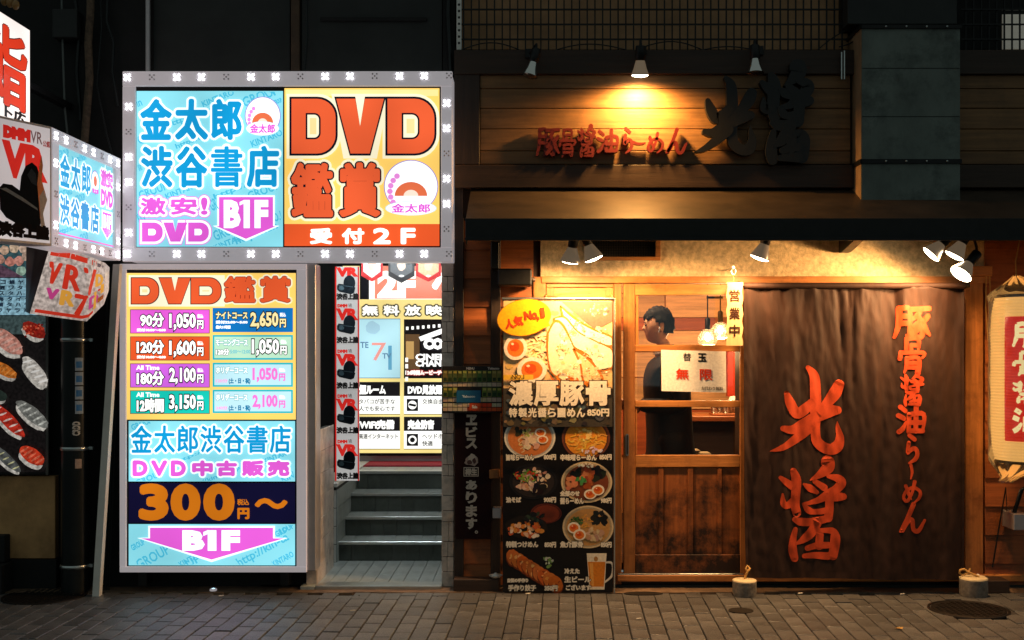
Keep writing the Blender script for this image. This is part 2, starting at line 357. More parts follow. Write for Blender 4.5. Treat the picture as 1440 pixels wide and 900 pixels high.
#==MARK==
# ------------------------------------------------------------------ shared materials
m_base=M('joint_sand',(20,19,17),.9,scale=30)
m_paver=M('paver_stone',(98,98,98),.3,var=.62,scale=110,bump=.5,rand=.26,spec=.75,dirt=.6,dscale=2.6,dirtcol=(40,36,32))
m_conc=M('old_concrete',(104,113,106),.75,var=.3,scale=3.5,bump=.35,dirt=.8,dscale=2.6,dirtcol=(34,40,39),stretch=(1,1,.6))
m_concb=M('concrete_side',(150,118,86),.8,var=.25,scale=6,bump=.3)
m_plaster=M('sand_plaster',(216,192,148),.9,var=.35,scale=26,bump=.8,dirt=.35,dscale=9,dirtcol=(120,88,48))
m_wood=wood('honey_wood',(178,112,56),.45,2,.12,dirt=.5,dscale=6,dirtcol=(70,30,10))
m_woodh=wood('honey_wood_rail',(188,122,62),.45,0,.12,dirt=.4,dscale=6,dirtcol=(80,36,12))
m_worn=wood('worn_wood',(150,84,38),.55,2,.1,dirt=.95,dscale=4.5,dirtcol=(20,11,6),zg=.7)
m_dark=wood('dark_stained_wood',(58,40,28),.6,0,.2)
m_darkv=wood('dark_stained_post',(52,38,30),.6,2,.2)
m_side=wood('siding_wood',(158,88,42),.55,0,.2,dirt=.5,dscale=4,dirtcol=(40,22,14))
m_plank=wood('sign_plank',(126,90,54),.6,0,.14,dirt=.4,dscale=4,dirtcol=(70,50,30))
m_blackm=M('black_metal',(34,34,34),.45,.6,scale=20)
m_rust=M('awning_sheet',(66,54,43),.5,.35,var=.3,scale=5,bump=.1,stretch=(.6,1,1.5),dirt=.5,dscale=3,dirtcol=(30,26,22))
m_awnd=M('awning_edge',(30,31,30),.6,.3,scale=12)
m_facade=M('dark_facade_panel',(34,36,34),.6,var=.4,scale=2.2,bump=.2,dirt=.6,dscale=1.6,dirtcol=(18,18,16))
m_facade2=M('dark_facade_wall',(22,22,21),.8,var=.4,scale=4,bump=.3)
m_alu=M('aluminium_frame',(186,180,180),.35,.55,var=.06,scale=14,bump=.03)
m_selfglow=M('self_glow_housing',(206,196,198),.35,var=.06,scale=6,bump=.03)
m_selfglow.node_tree.nodes['Principled BSDF'].inputs['Emission Color'].default_value=(.86,.80,.84,1); m_selfglow.node_tree.nodes['Principled BSDF'].inputs['Emission Strength'].default_value=.26  # glow put into the frames, standing in for street light falling on them
m_white=M('white_paint',(222,220,212),.5,var=.08,scale=12,bump=.05)
m_tile=M('beige_tile',(224,206,190),.35,var=.14,scale=20,bump=.2,rand=.12,dirt=.5,dscale=9,dirtcol=(84,66,50))
m_gtile=M('grey_tile',(170,178,174),.3,var=.1,scale=24,bump=.1,rand=.07,dirt=.35,dscale=6,dirtcol=(80,84,78))
m_riser=M('riser_tile',(66,72,66),.4,var=.25,scale=12,bump=.2,rand=.12,dirt=.4,dscale=6,dirtcol=(30,34,30))
m_grout=M('dark_grout',(56,56,52),.9)
m_nose=M('metal_nosing',(190,196,194),.28,.9,var=.08,scale=20)
m_red=M('red_carpet',(176,40,56),.9,scale=60)
m_tan=M('tan_board',(196,150,108),.8,var=.2,scale=5,bump=.1)
m_chrome=M('bulb_silver',(210,206,200),.15,1,var=.03)
m_pipe=M('black_pipe',(26,30,30),.35,.3,var=.3,scale=6)
m_lamp=emit('lit_lens',(1,.82,.55),26); m_led=emit('lit_led',(.86,.93,1),12); m_offled=M('unlit_led',(200,190,190),.4)
m_glassoff=M('unlit_lens',(60,54,48),.08,0,spec=.8)
WARM=(1,.55,.22)

# ------------------------------------------------------------------ the setting: ground
g=MB(); g.box(-40,40,-40,-.001,-.3,-.014,m_base)
pav=g.build('pavement'); tag(pav,kind='structure')
ang=math.atan((797-VX)/F); ca,sa=math.cos(ang),math.sin(ang)
pm=MB(); pm.box(-.0472,.0472,-.0982,.0982,-.016,0,m_paver,.003); paver_me=pm.mesh('paver')
holes=[(X(63,GY(838)),GY(838)),(X(1362,GY(857)),GY(857))]
cells=[]
for i in range(-52,53):
    for j in range(-16,10):
        lx=i*.1013+.02; ly=-1.0+j*.2025+(.10 if i%2 else 0)
        x=lx*ca+ly*sa; y=-lx*sa+ly*ca
        x=x-(0) 
        if y>-.16 or y<-3.2: continue
        if any(math.hypot(x-hx,y-hy)<.2 for hx,hy in holes): continue
        py=VY+F*H/(D+y); px=VX+x*F/(D+y); vis=-20<px<1460 and py<905
        cells.append((0 if vis else 1,D+y,x,y))
cells.sort()
far=MB()
for k,(nv,d_,x,y) in enumerate(cells):
    tilt=(random.uniform(-.012,.012),random.uniform(-.012,.012),-ang+random.uniform(-.008,.008)); dz=random.uniform(-.0025,.0015)
    if k<300 and not nv: piece('paver',paver_me,(x,y,dz),pav,tilt)
    else:
        a=-ang; c_,s_=math.cos(a),math.sin(a); q=[]
        for zz in (-.016,dz):
            for u,v in ((-.0485,-.0985),(.0485,-.0985),(.0485,.0985),(-.0485,.0985)): q.append((x+u*c_-v*s_,y+u*s_+v*c_,zz))
        far.hexa(q,m_paver)
fo=far.build('paver_field',pav); fo['kind']='stuff'
# strip of mortar along the facades
m_mort=M('mortar_strip',(110,88,68),.8,var=.3,scale=14,bump=.4,dirt=.5,dscale=5,dirtcol=(60,44,32))
k_=MB(); n=60
for i in range(n):
    x0=-5+i*10/n; x1=-5+(i+1)*10/n; a=random.uniform(-.2,-.17); k_.box(x0,x1,a,-.0015,-.02,.002+random.uniform(0,.003),m_mort)
ks=k_.build('kerb_strip'); tag(ks,kind='structure')

def manhole(px,py,r,label,grp=None,mat=None):
    Y=GY(py); m=MB(); c=(X(px,Y),Y,0); mt=M('cast_iron',(38,34,32),.55,.7,var=.3,scale=30,bump=.5)
    t=empty('manhole_or_drain_lid',c,label,'manhole cover')
    m.lathe([(r+.022,-.01),(r+.022,.004),(r+.006,.005),(r+.006,-.01)],c,n=40,mat=mt); m.build('rim',t)
    m=MB(); m.lathe([(r,-.01),(r,.0035),(r*.93,.004),(.001,.004)],c,n=40,mat=mt)
    for i in range(-5,6):
        for j in range(-5,6):
            x,y=i*r/6,j*r/6
            if math.hypot(x,y)<r*.85: m.box(c[0]+x-r*.05,c[0]+x+r*.05,Y+y-r*.05,Y+y+r*.05,.004,.007,mt)
    m.build('cover',t)
manhole(63,838,.235,'dark round manhole cover before the tan wall, far left of the pavement')
manhole(1362,857,.215,'dark round manhole cover in front of the white stone weight, right')
def smalllid(px,py,rx,ry,label):
    Y=GY(py); m=MB(); mt=M('dull_iron',(36,32,28),.6,.5,scale=30); a=[(X(px,Y)+rx*math.cos(t*.314),Y+ry*math.sin(t*.314)) for t in range(20)]
    m.prism(a,2,-.01,.004,mt); o=m.build('manhole_or_drain_lid',None,(X(px,Y),Y,0)); tag(o,label,'manhole cover')  # small drain lid set among the pavers, not a manhole
smalllid(1042,859,.075,.07,'tiny dark oval drain lid in the pavers below the round stone weight')
smalllid(905,835,.125,.05,'dark flat oval lid at the foot of the tall menu banner')
lf=MB(); Y=GY(885); cx=X(1263,Y); lm=M('dry_leaf',(196,150,70),.6)
lf.add([(cx-.025,Y,.006),(cx-.008,Y-.016,.012),(cx+.02,Y-.012,.005),(cx+.03,Y+.004,.014),(cx+.002,Y+.014,.008),(cx,Y-.001,.003)],[(0,1,5),(1,2,5),(2,3,5),(3,4,5),(4,0,5)],lm)
tag(lf.build('fallen_leaf',None,(cx,Y,0)),'small yellow leaf lying on the brown pavers','leaf')

random.seed(4); m=MB(); gm_=M('grit',(120,110,96),.8)
for i in range(70):
    x=random.uniform(-3.4,3.4); y=-.2-abs(random.gauss(0,.08)); r_=random.uniform(.003,.008); m.add([(x-r_,y,.002),(x+r_,y-.2*r_,.002),(x+.3*r_,y+r_,.003),(x,y,.002+r_)],[(0,1,3),(1,2,3),(2,0,3),(0,2,1)],gm_)
for x,y in ((-.05,-.24),(1.7,-.23),(2.35,-.25),(-2.0,-.3),(.6,-.9),(-1.1,-.7)): m.tube([(x,y,.006),(x+.03,y+.008,.007)],.004,6,P(220,214,200))
tag(m.build('grit'),'scattered grit and cigarette ends along the foot of the shop fronts','grit',kind='stuff'); random.seed(8)
# ------------------------------------------------------------------ left building (behind the coloured signs)
lb=empty('shop_building',(-2.2,0,0),'dark shop building behind the bright cyan and orange signs, with stair entrance','building')
wallm=MB()
wallm.box(-6,X(208),0,.25,-.05,5.6,m_facade2)
wallm.box(X(208),X(430),0.0,.25,-.05,Z(360),m_facade2)
wallm.box(X(208),X(636),.02,.25,Z(365),5.6,m_facade2)
wallm.build('wall',lb)
for (a,b,lab) in ((216,408,None),(424,622,None)):
    pbx('window_panel',lb,m_facade,a,b,-90,104,-.012,.02,.003)
pbx('mullion',lb,M('rusty_mullion',(74,56,40),.7,var=.3),409,421,-90,104,-.03,.02,.003)
pbx('mullion',lb,m_facade2,623,640,-90,104,-.04,.02,.003)
pbx('ledge',lb,m_facade2,450,600,24,29,-.03,-.012,.001)
# tan wall on the far left with dark base and steps
bx('lower_wall',lb,M('tan_render',(196,150,98),.85,var=.25,scale=4,bump=.25,dirt=.4,dscale=3,dirtcol=(60,44,28)),X(-120),X(83),-.06,-.002,Z(783),Z(668),.003)
bx('wall_base',lb,m_facade2,X(-120),X(86),-.075,-.002,-.03,Z(784),.003)
for i,(a,b,d_) in enumerate(((-60,26,.16),(-60,22,.08))):
    bx('side_step',lb,m_facade2,X(a),X(b),-.075-d_,-.076,(-.03 if i==0 else Z(785)),Z(786 if i==0 else 748),.004)
# stair entrance shell
en=MB()
XL,XR=X(430,0),X(622,0)
en.box(-2.3,-.45,2.46,2.6,-.5,3.4,m_facade2)                # rear wall
en.box(-2.3,-.4,0.26,2.45,2.46,2.56,m_white)      # ceiling
en.build('stairwell_wall',lb)
en=MB(); en.box(XR+.075,XR+.13,.02,2.45,-.05,2.4,m_tile); en.build('right_wall',lb)
en=MB(); en.box(-2.3,-2.25,.02,2.45,-.05,2.4,m_facade2); en.build('left_wall',lb)
# entrance floor with long tiles
fl=MB(); fl.box(XL-.3,XR+.07,.0,2.45,-.1,.012,m_grout); fo=fl.build('entrance_floor',lb)
tm=MB(); tm.box(-.0475,.0475,-.128,.128,-.006,.009,m_gtile,.0015); tme=tm.mesh('tile')
for i in range(11):
    for j in range(3):
        x=XR-.02-i*.098; y=.17+j*.26
        if x>XL-.05: piece('tile',tme,(x,y,.014),fo)
th=bx('threshold',lb,m_nose,X(446,-.03),X(622,-.03),-.1,.035,-.01,.028,.004)
bx('threshold',lb,m_gtile,X(425,-.03),X(445,-.03),-.1,.035,-.01,.026,.004)
# stairs
R_,T_=.1425,.27; Y0=.79; z0=.02
sl=MB(); sl.box(X(505,1.7)-.02,XR+.073,Y0+3*T_,2.45,-.05,z0+4*R_,m_riser); 
for k in range(4):
    yf=Y0+k*T_; zt=z0+(k+1)*R_; xl=X([477,486,494,503][k],yf)
    st=bx('step',lb,m_grout,xl,XR+.073,yf,(yf+T_+.005 if k<3 else 2.44),(z0 if k==0 else z0+k*R_-.04),zt-.008,0)
    bx('nosing',st,m_nose,xl-.005,XR+.073,yf-.02,yf+.028,zt-.02,zt+.004,.003)
    wT=.1; x=XR+.07; tr=MB(); rr=MB()
    tr.box(-wT/2+.0015,wT/2-.0015,yf+.03,yf+T_-.002 if k<3 else yf+.3,zt-.008,zt+.001,m_gtile); 
    a=tr; 
    me=None
    while x-wT>xl-.03:
        c=x-wT/2
        t1=MB(); x0=max(c-wT/2+.0015,xl); t1.box(x0,c+wT/2-.0015,yf+.03,(yf+T_-.001 if k<3 else yf+.33),zt-.008,zt+.001,m_gtile); t1.build('tile',st)
        t2=MB(); t2.box(x0,c+wT/2-.0015,yf-.006,yf+.004,(z0 if k==0 else z0+k*R_)+.004,zt-.022,m_riser); t2.build('tile',st)
        x-=wT
zt=z0+4*R_
bx('carpet',lb,m_red,X(503,1.65),XR+.073,Y0+3*T_+.34,2.30,zt-.008,zt+.012,.003)
bx('skirting',lb,m_alu,X(490,2.3),XR+.073,2.32,2.4,zt,Z(640,2.32),.003)
# white tiled parapet
pa=bx('parapet',lb,m_grout,X(446,.72),X(473,.72),.72,2.3,.0,z0+4*R_-.02,0)
cp=bx('coping',pa,m_white,X(445,.70),X(474,.70),.70,2.3,z0+4*R_-.018,z0+4*R_+.012,.004)
t1=MB(); wv=(X(473,.72)-X(446,.72))/4
for i in range(4):
    for j in range(4):
        x0=X(446,.72)+i*wv; q=MB(); q.box(x0+.0015,x0+wv-.0015,.714,.722,.025+j*.132,.152+j*.132,m_white); q.build('tile',pa)
for i in range(8):
    for j in range(4):
        q=MB(); q.box(X(473,.72)-.002,X(473,.72)+.007,.722+i*.13,.849+i*.13,.025+j*.132,.152+j*.132,m_gtile); q.build('tile',pa)
# beige low tile pier beside the price sign
pi=bx('tiled_pier',lb,m_grout,X(432,-.04),X(445,-.04),-.036,.6,0,Z(607,-.04)-.004,0)
hh=(Z(606,-.04)-.0)/7
for j in range(7):
    q=MB(); q.box(X(431,-.04),X(445.5,-.04),-.045,-.034,.003+j*hh,hh*(j+1),m_tile,.0015); q.build('tile',pi)
    for i in range(4):
        q=MB(); q.box(X(445,-.04)-.002,X(445,-.04)+.006,-.033+i*.15,.113+i*.15,.003+j*hh,hh*(j+1),m_tile,.0015); q.build('tile',pi)
# rough tiled pillar between the two shops
pl=bx('tiled_pillar',lb,m_grout,X(623),X(637),.0,.5,0,Z(369),0)
z=0.003; ztop=Z(369); j=0
while z<ztop-.02:
    h_=min(random.choice((.075,.1,.1,.13)),ztop-z); q=MB(); dy=random.uniform(-.012,-.004)
    if random.random()<.35:
        xm=X(630)+random.uniform(-.01,.01)
        q.box(X(622),xm-.0015,dy,.004,z,z+h_-.004,m_tile,.002); q.build('tile',pl); q=MB(); q.box(xm+.0015,X(638),dy-.003,.004,z,z+h_-.004,m_tile,.002)
    else: q.box(X(622),X(638),dy,.004,z,z+h_-.004,m_tile,.002)
    q.build('tile',pl)
    for i in range(3):
        q=MB(); q.box(X(622)-.005,X(622)+.003,.006+i*.16,.16+i*.16,z,z+h_-.004,m_tile,.0015); q.build('tile',pl)
    z+=h_; j+=1
# ceiling tube lamp of the stairwell
t=empty('tube_lamp',(X(560,.6),.6,2.1),'long white fluorescent tube under the stairwell ceiling','ceiling lamp')
m=MB(); m.tube([(X(450,.3),.3,2.36),(X(620,.3),.3,2.36)],.016,10,emit('lit_tube',(.85,.95,1),125)); m.build('tube',t)
m=MB(); m.box(X(446,.3),X(622,.3),.27,.33,2.385,2.43,m_white,.003); m.build('housing',t)

# ------------------------------------------------------------------ drain pipe and batten on the left
t=empty('drain_pipe',(X(106,-.14),-.14,0),'thick black drain pipe with metal bands and small blue stickers','drain pipe')
m=MB(); xc=X(106,-.14); m.tube([(xc,-.14,-.01),(xc,-.14,Z(440,-.14)+.9)],.088,20,m_pipe); m.build('pipe',t)
for py in (478,630,795):
    m=MB(); m.lathe([(.090,-.012),(.094,-.01),(.094,.01),(.090,.012)],(xc,-.14,Z(py,-.14)),n=20,mat=m_nose); m.box(xc+.08,xc+.115,-.15,-.13,Z(py,-.14)-.01,Z(py,-.14)+.01,m_nose); m.build('band',t)
def cyl(u,v,h):          # wraps print round the pipe
    a=(u-106)/S(-.14)/.088; return (xc+(.0885+h)*math.sin(a),-.14-(.0885+h)*math.cos(a),Z(v,-.14))
for y in (505,525,545,565):
    p=Print(cyl); 
    for q in range(5): p.rect(113+q*2.2,y-2,115.2+q*2.2,y+16,P(150,170,190)); p.h-=p.step
    p.nx()
    for q in range(4): p.rect(114.4+q*2,y+3,116.4+q*2,y+12,P(60,120,180)); p.h-=p.step
    p.flush('sticker',t)
p=Print(cyl); p.text('CRDD',105,597,124,606,P(200,200,196),.6,rot=-math.pi/2); p.flush('lettering',t)
p=Print(cyl); 
for q in range(4): p.rect(113+q*2.2,644,115.2+q*2.2,657,P(170,150,140)); p.h-=p.step
p.flush('sticker',t)
m=MB(); a=Vector((X(168,-.26),-.26,Z(372,-.26))); b=Vector((X(137,-.26),-.26,0)); 
m.hexa([(b.x-.022,-.29,0),(b.x+.022,-.29,0),(b.x+.022,-.24,0),(b.x-.022,-.24,0),(a.x-.03,-.29,a.z),(a.x+.012,-.29,a.z),(a.x+.012,-.24,a.z),(a.x-.03,-.24,a.z)],m_white)
tag(m.build('support_batten',None,(b.x,-.26,0)),'slanting white batten propped beside the yellow and cyan price sign','batten')
m=MB(); 
for i in range(7):
    x0=X(150+i*2.2,-.1); m.tube([(x0,-.1,Z(375,-.1)),(x0+random.uniform(-.03,.02),-.1,Z(600,-.1)),(x0-.06+random.uniform(-.02,.02),-.11,.0)],.004,5,m_pipe)
tag(m.build('cable_bundle',None,(X(156),-.1,0)),'bundle of thin black cables behind the slanting white batten','cables')
# cables on the dark wall above
for (lab,pts,r,mt) in (('thin grey cable hanging on the dark wall above the projecting sign',[(86,-40),(88,60),(91,150),(95,190)],.007,M('grey_cable',(90,96,92),.5)),
      ('knobbly taped brown cable bunch hanging beside the thin grey cable',[(128,-40),(127,20),(124,60),(126,110),(121,170),(119,200)],.026,M('taped_cable',(92,74,56),.7,var=.5,scale=30,bump=.8))):
    m=MB(); m.tube([(X(a,-.08),-.08,Z(b,-.08)) for a,b in pts],r,8,mt); tag(m.build('hanging_cable',None,(X(pts[0][0],-.08),-.08,Z(pts[0][1],-.08))),lab,'cable')
for k,(pts,r,lab) in enumerate((([(140,-40),(143,40),(136,120),(150,190),(160,225)],.006,'thin black cable curving down to the projecting sign top'),
   ([(152,-40),(150,30),(160,60),(158,100),(166,150)],.009,'black cable with a kink left of the big sign'),([(100,-40),(112,40),(108,100),(114,170)],.012,'thick dark cable between the two hanging cables'),
   ([(430,-40),(432,50),(428,102)],.008,'black cable along the rusty mullion over the big sign'),([(632,-60),(630,20),(634,100)],.014,'dark pipe at the right edge of the facade above the big sign'))):
    m=MB(); m.tube([(X(a,-.06),-.06,Z(b,-.06)) for a,b in pts],r,7,m_pipe); tag(m.build('wall_cable',None,(X(pts[0][0],-.06),-.06,Z(pts[0][1],-.06))),lab,'cable')
m=MB(); m.box(X(84),X(118),-.12,-.002,Z(60),Z(20),m_facade,.006); tag(m.build('junction_box',None,(X(100),-.06,Z(60))),'dark grey junction box on the dark wall right of the sushi sign','box')
m=MB(); m.tube([(X(208,-.06),-.06,Z(-60,-.06)),(X(208,-.06),-.06,Z(104,-.06))],.016,10,m_alu); tag(m.build('wall_pipe',None,(X(208,-.06),-.06,Z(104,-.06))),'thin pale vertical pipe rising above the top left corner of the big sign','pipe')

# ------------------------------------------------------------------ big two panel sign
CY=(134,214,228); BL=(14,150,208); WH=(226,244,246); PK=(226,92,212); OR=(222,84,38); YE=(255,208,104); NV=(12,10,26)
def led(parent,x,y,z,on,axis='y'):
    m=MB(); mt=m_led if on else m_offled
    for a,b in ((0,0),(-1,-1),(1,-1),(-1,1),(1,1)):
        c=(x+a*.0135,y,z+b*.0135) if axis=='y' else (x,y+a*.0135,z+b*.0135)
        m.lathe([(.0056,0),(.0056,.003),(.0001,.005)],c,(0,-1,0) if axis=='y' else (1,0,0),8,mt,False)
    m.build('led_cluster',parent)
def cyanpat(p,x0,y0,x1,y1,items):
    for t_,a,b,c,d_,r in items: p.text(t_,a,b,c,d_,L(72,182,212),.35,rot=r,clip=(x0,y0,x1,y1))
YF=-.3
sg=empty('lightbox_sign',(X(404,YF),-.15,Z(368,YF)),'large lit double sign, cyan left half and orange DVD right half, edged with white LEDs','sign')
pbx('casing',sg,m_selfglow,173,635,102,366,YF+.02,-.02,.004)
for a in ((172,636,100,121),(172,636,348,368)): pbx('frame',sg,m_selfglow,a[0],a[1],a[2],a[3],YF,YF+.03,.004)
for a in ((172,190,121,348),(620,636,121,348)): pbx('frame',sg,m_selfglow,a[0],a[1],a[2],a[3],YF,YF+.03,.004)
fy=YF+.0185
p=Print(front(fy)); p.rect(190,121,620,348,P(8,8,10)); p.flush('backing',sg)
p=Print(front(fy-.0006)); p.rect(192,128,398,347,L(*CY)); 
GR='GROUP'; r=-.38
cyanpat(p,193,129,397,346,[('GROUP',340,128,392,142,r),('KINTARO',283,134,330,142,r),('http://kin-',232,160,300,170,r),('jp',295,160,303,168,r),('KINTARO',352,190,398,199,r),('GROUP',193,184,236,196,r),('http://kintaro.jp',245,187,330,196,r),
  ('GROUP',195,262,236,274,r),('KINTARO',232,264,280,272,r),('http://',300,264,350,274,r),('GROUP',348,262,394,274,r),('KINTARO',195,232,200,240,r),('GROUP',300,318,340,332,r),('http://kin',330,322,392,336,r),('KINTARO',300,336,350,344,r),('NO.1',378,300,397,312,r),('GROUP',386,140,397,146,r),('in',193,140,200,150,r),('KIN',194,300,204,312,r),('GR',296,280,306,296,r)])
p.flush('panel',sg)
Y2=fy-.016
def tx(lst,fn,parent,Yp,nm='lettering'):
    for a in lst:
        p=Print(front(Yp)); fn(p,a); p.flush(nm,parent)
p=Print(front(Y2))
for c,a,b in (('金',199,240),('太',248,291),('郎',299,338)): p.text(c,a,141,b,195,L(*BL),2.2,[(L(*WH),5.2)])
p.flush('lettering',sg)
p=Print(front(Y2))
for c,a,b in (('渋',200,241),('谷',249,290),('書',298,340),('店',349,391)): p.text(c,a,207,b,262,L(*BL),1.3 if c=='書' else 2.0,[(L(*WH),5.0)])
p.flush('lettering',sg)
p=Print(front(Y2))
for c,a,b in (('激',199,232),('安',241,276),('!',284,291)): p.text(c,a,279,b,301,L(*PK),1.3,[(L(236,120,220),5.6),(L(*WH),4.4)])
p.flush('lettering',sg)
p=Print(front(Y2))
for c,a,b in (('D',200,229),('V',230,264),('D',265,294)): block(p,c,a,313,b,340,L(*PK),[(L(236,120,220),4.4),(L(*WH),3.2)],9,L(*WH))
for c,a,b in (('D',200,229),('V',230,264),('D',265,294)): block(p,c,a,313,b,340,L(*PK),[],9,L(*WH))
p.flush('lettering',sg)
def arrow(p,x0,x1,y0,yb,xw0,xw1,yt,e=2.5):
    cx=(x0+x1)/2
    for mt,q in ((L(*WH),e),(L(*PK),0)):
        p.poly([(x0-q,y0-q),(x1+q,y0-q),(x1+q,yb-q*.4),(xw1+q*2,yb-q*.2),(cx,yt+q*1.3),(xw0-q*2,yb-q*.2),(x0-q,yb-q*.4)],mt)
p=Print(front(Y2)); arrow(p,308,384,277,318,304,388,336); p.text('B1F',317,284,375,318,L(*WH),2.6); flag(p,343,281.5,6,L(*WH)); p.flush('arrow_mark',sg)
def emblem(cx,cy,rx,ry,nm,parent,Yp,ly0,ly1):        # plain round badge, character left out
    p=Print(front(Yp)); p.disc(cx,cy,rx+1.2,ry+1.2,L(150,130,205),40); p.disc(cx,cy,rx,ry,L(238,240,244),40)
    for i in range(7):
        a=2.3+i*.28; p.disc(cx+rx*.8*math.cos(a),cy-ry*.8*math.sin(a)+ry*.2,rx*.11,ry*.11,L(236,140,222),12)
    p.poly([(cx+rx*.62*math.cos(a),cy+ry*.38-ry*.55*math.sin(a)) for a in [math.pi*k/16 for k in range(17)]],L(226,110,70))
    p.poly([(cx+rx*.28*math.cos(a),cy+ry*.38-ry*.24*math.sin(a)) for a in [math.pi*k/12 for k in range(13)]],L(248,226,206))
    p.disc(cx,(ly0+ly1)/2,rx*.98,(ly1-ly0)*.85,L(190,228,236),30); p.disc(cx,(ly0+ly1)/2,rx*.94,(ly1-ly0)*.78,L(240,246,248),30)
    p.text('金太郎',cx-rx*.72,ly0,cx+rx*.72,ly1,L(*PK),.5); p.flush('emblem',parent)
emblem(369.5,163,24,26,'',sg,Y2,175,187)
p=Print(front(fy-.0006)); p.rect(400,124,618,315,L(*YE)); p.rect(400,315,618,346,L(*OR)); p.rect(402,126,616,135,L(255,226,150)); p.flush('panel',sg)
p=Print(front(Y2))
GLOW=L(252,242,206)
DD=(('D',410,472),('V',473,540),('D',545,611))
for c,a,b in DD: p.poly(sq(a,139,b,216,7,'D' if c=='D' else 'D') if c=='D' else [(a-7,132),(b+7,132),(b-10,223),(a+10,223)],GLOW)
for c,a,b in DD: block(p,c,a,139,b,216,L(228,92,50),[(L(*NV),3)],20,GLOW,L(250,218,150))
p.flush('lettering',sg)
p=Print(front(Y2))
for c,a,b in (('鑑',412,466),('賞',479,533)): p.text(c,a,231,b,303,L(228,92,50),2.6,[(GLOW,8),(L(*NV),4.6)])
p.flush('lettering',sg)
emblem(578,262,37,36,'',sg,Y2,287,299)
p=Print(front(Y2))
for c,a,b in (('受',437,466),('付',482,511),('2',526,548),('F',565,583)): p.text(c,a,322,b,342,L(248,248,236),1.4)
p.flush('lettering',sg)
k=0
for i in range(14):
    px=179+i*34.8; on=(i%3)!=1; led(sg,X(px,YF),YF-.002,Z(109-i*.2,YF),on); led(sg,X(px,YF),YF-.002,Z(357,YF),(i%3)!=1)
for i in range(6):
    py=145+i*35.4; led(sg,X(628,YF),YF-.002,Z(py,YF),(i%3)!=2); led(sg,X(181,YF),YF-.002,Z(py+5,YF),(i%3)!=1)

# ------------------------------------------------------------------ price sign below
YB=-.2
ps=empty('price_sign',(X(298,YB),-.1,Z(805,YB)),'tall lit price sign in yellow, cyan and pink with a 300 yen dark band','sign')
pbx('casing',ps,m_alu,169,444,371,803,YB+.02,-.02,.004)
for a in ((168,431,371,379),(168,431,797,805)): pbx('frame',ps,m_selfglow,a[0],a[1],a[2],a[3],YB,YB+.03,.003)
for a in ((168,177,379,797),(417,431,379,797)): pbx('frame',ps,m_selfglow,a[0],a[1],a[2],a[3],YB,YB+.03,.003)
pbx('side_cover',ps,m_alu,433,446,372,604,-.06,-.02,.003)
fy=YB+.0185; Y2=fy-.014
p=Print(front(fy)); p.rect(177,379,417,797,P(8,8,10)); p.flush('backing',ps)
p=Print(front(fy-.0006)); p.rect(178,384,416,590,L(*YE)); p.flush('panel',ps)
p=Print(front(Y2))
DD=(('D',185,223),('V',224,268),('D',269,311))
p.poly([(181,387),(316,387),(316,431),(181,431)],L(250,240,206))
for c,a,b in DD: block(p,c,a,391,b,427,L(226,88,44),[(L(60,16,30),1.2)],11,L(250,240,206),L(250,220,160))
for c,a,b in (('鑑',317,358),('賞',367,408)): p.text(c,a,390,b,424,L(226,88,44),1.6,[(L(250,240,206),4.6),(L(120,20,20),2.5)])
p.flush('lettering',ps)
WT=L(244,244,240); BK=L(14,10,16)
def price(p,x,y,tx_,col,ol,h=22,w_=37):
    p.text(tx_,x,y,x+w_,y+h,col,.9,[(ol,2.2)] if ol else [])
    p.text('円',x+w_+3,y+h*.42,x+w_+11,y+h*.95,col,.5,[(ol,1.6)] if ol else []); p.text('税込',x+w_+3,y,x+w_+11,y+h*.25,WT,.2)
rowsL=[(435,469,PK,None,'90分','受付10:00〜4:00','1,050'),(473,507,OR,None,'120分','受付10:00〜4:00','1,600'),(511,545,(206,98,222),'All Time','180分',None,'2,100'),(549,582,(22,196,178),'All Time','12時間',None,'3,150')]
for y0,y1,c,top,t1,t2,pr in rowsL:
    p=Print(front(Y2)); p.rect(183,y0,295,y1,L(*c)); p.frame(183,y0,295,y1,.9,L(90,60,60))
    if top: p.text(top,192,y0+3,224,y0+9,WT,.3)
    p.text(t1,193 if len(t1)>3 else 198,y0+(12 if top else 6),230,y0+(30 if top else 24),WT,.8,[(BK,2)])
    if t2: p.text(t2,193,y0+27,233,y0+31,WT,.3)
    price(p,239,y0+7,pr,WT,BK,21,36); p.flush('price_box',ps)
CR=L(255,236,170); TL=(40,178,190)
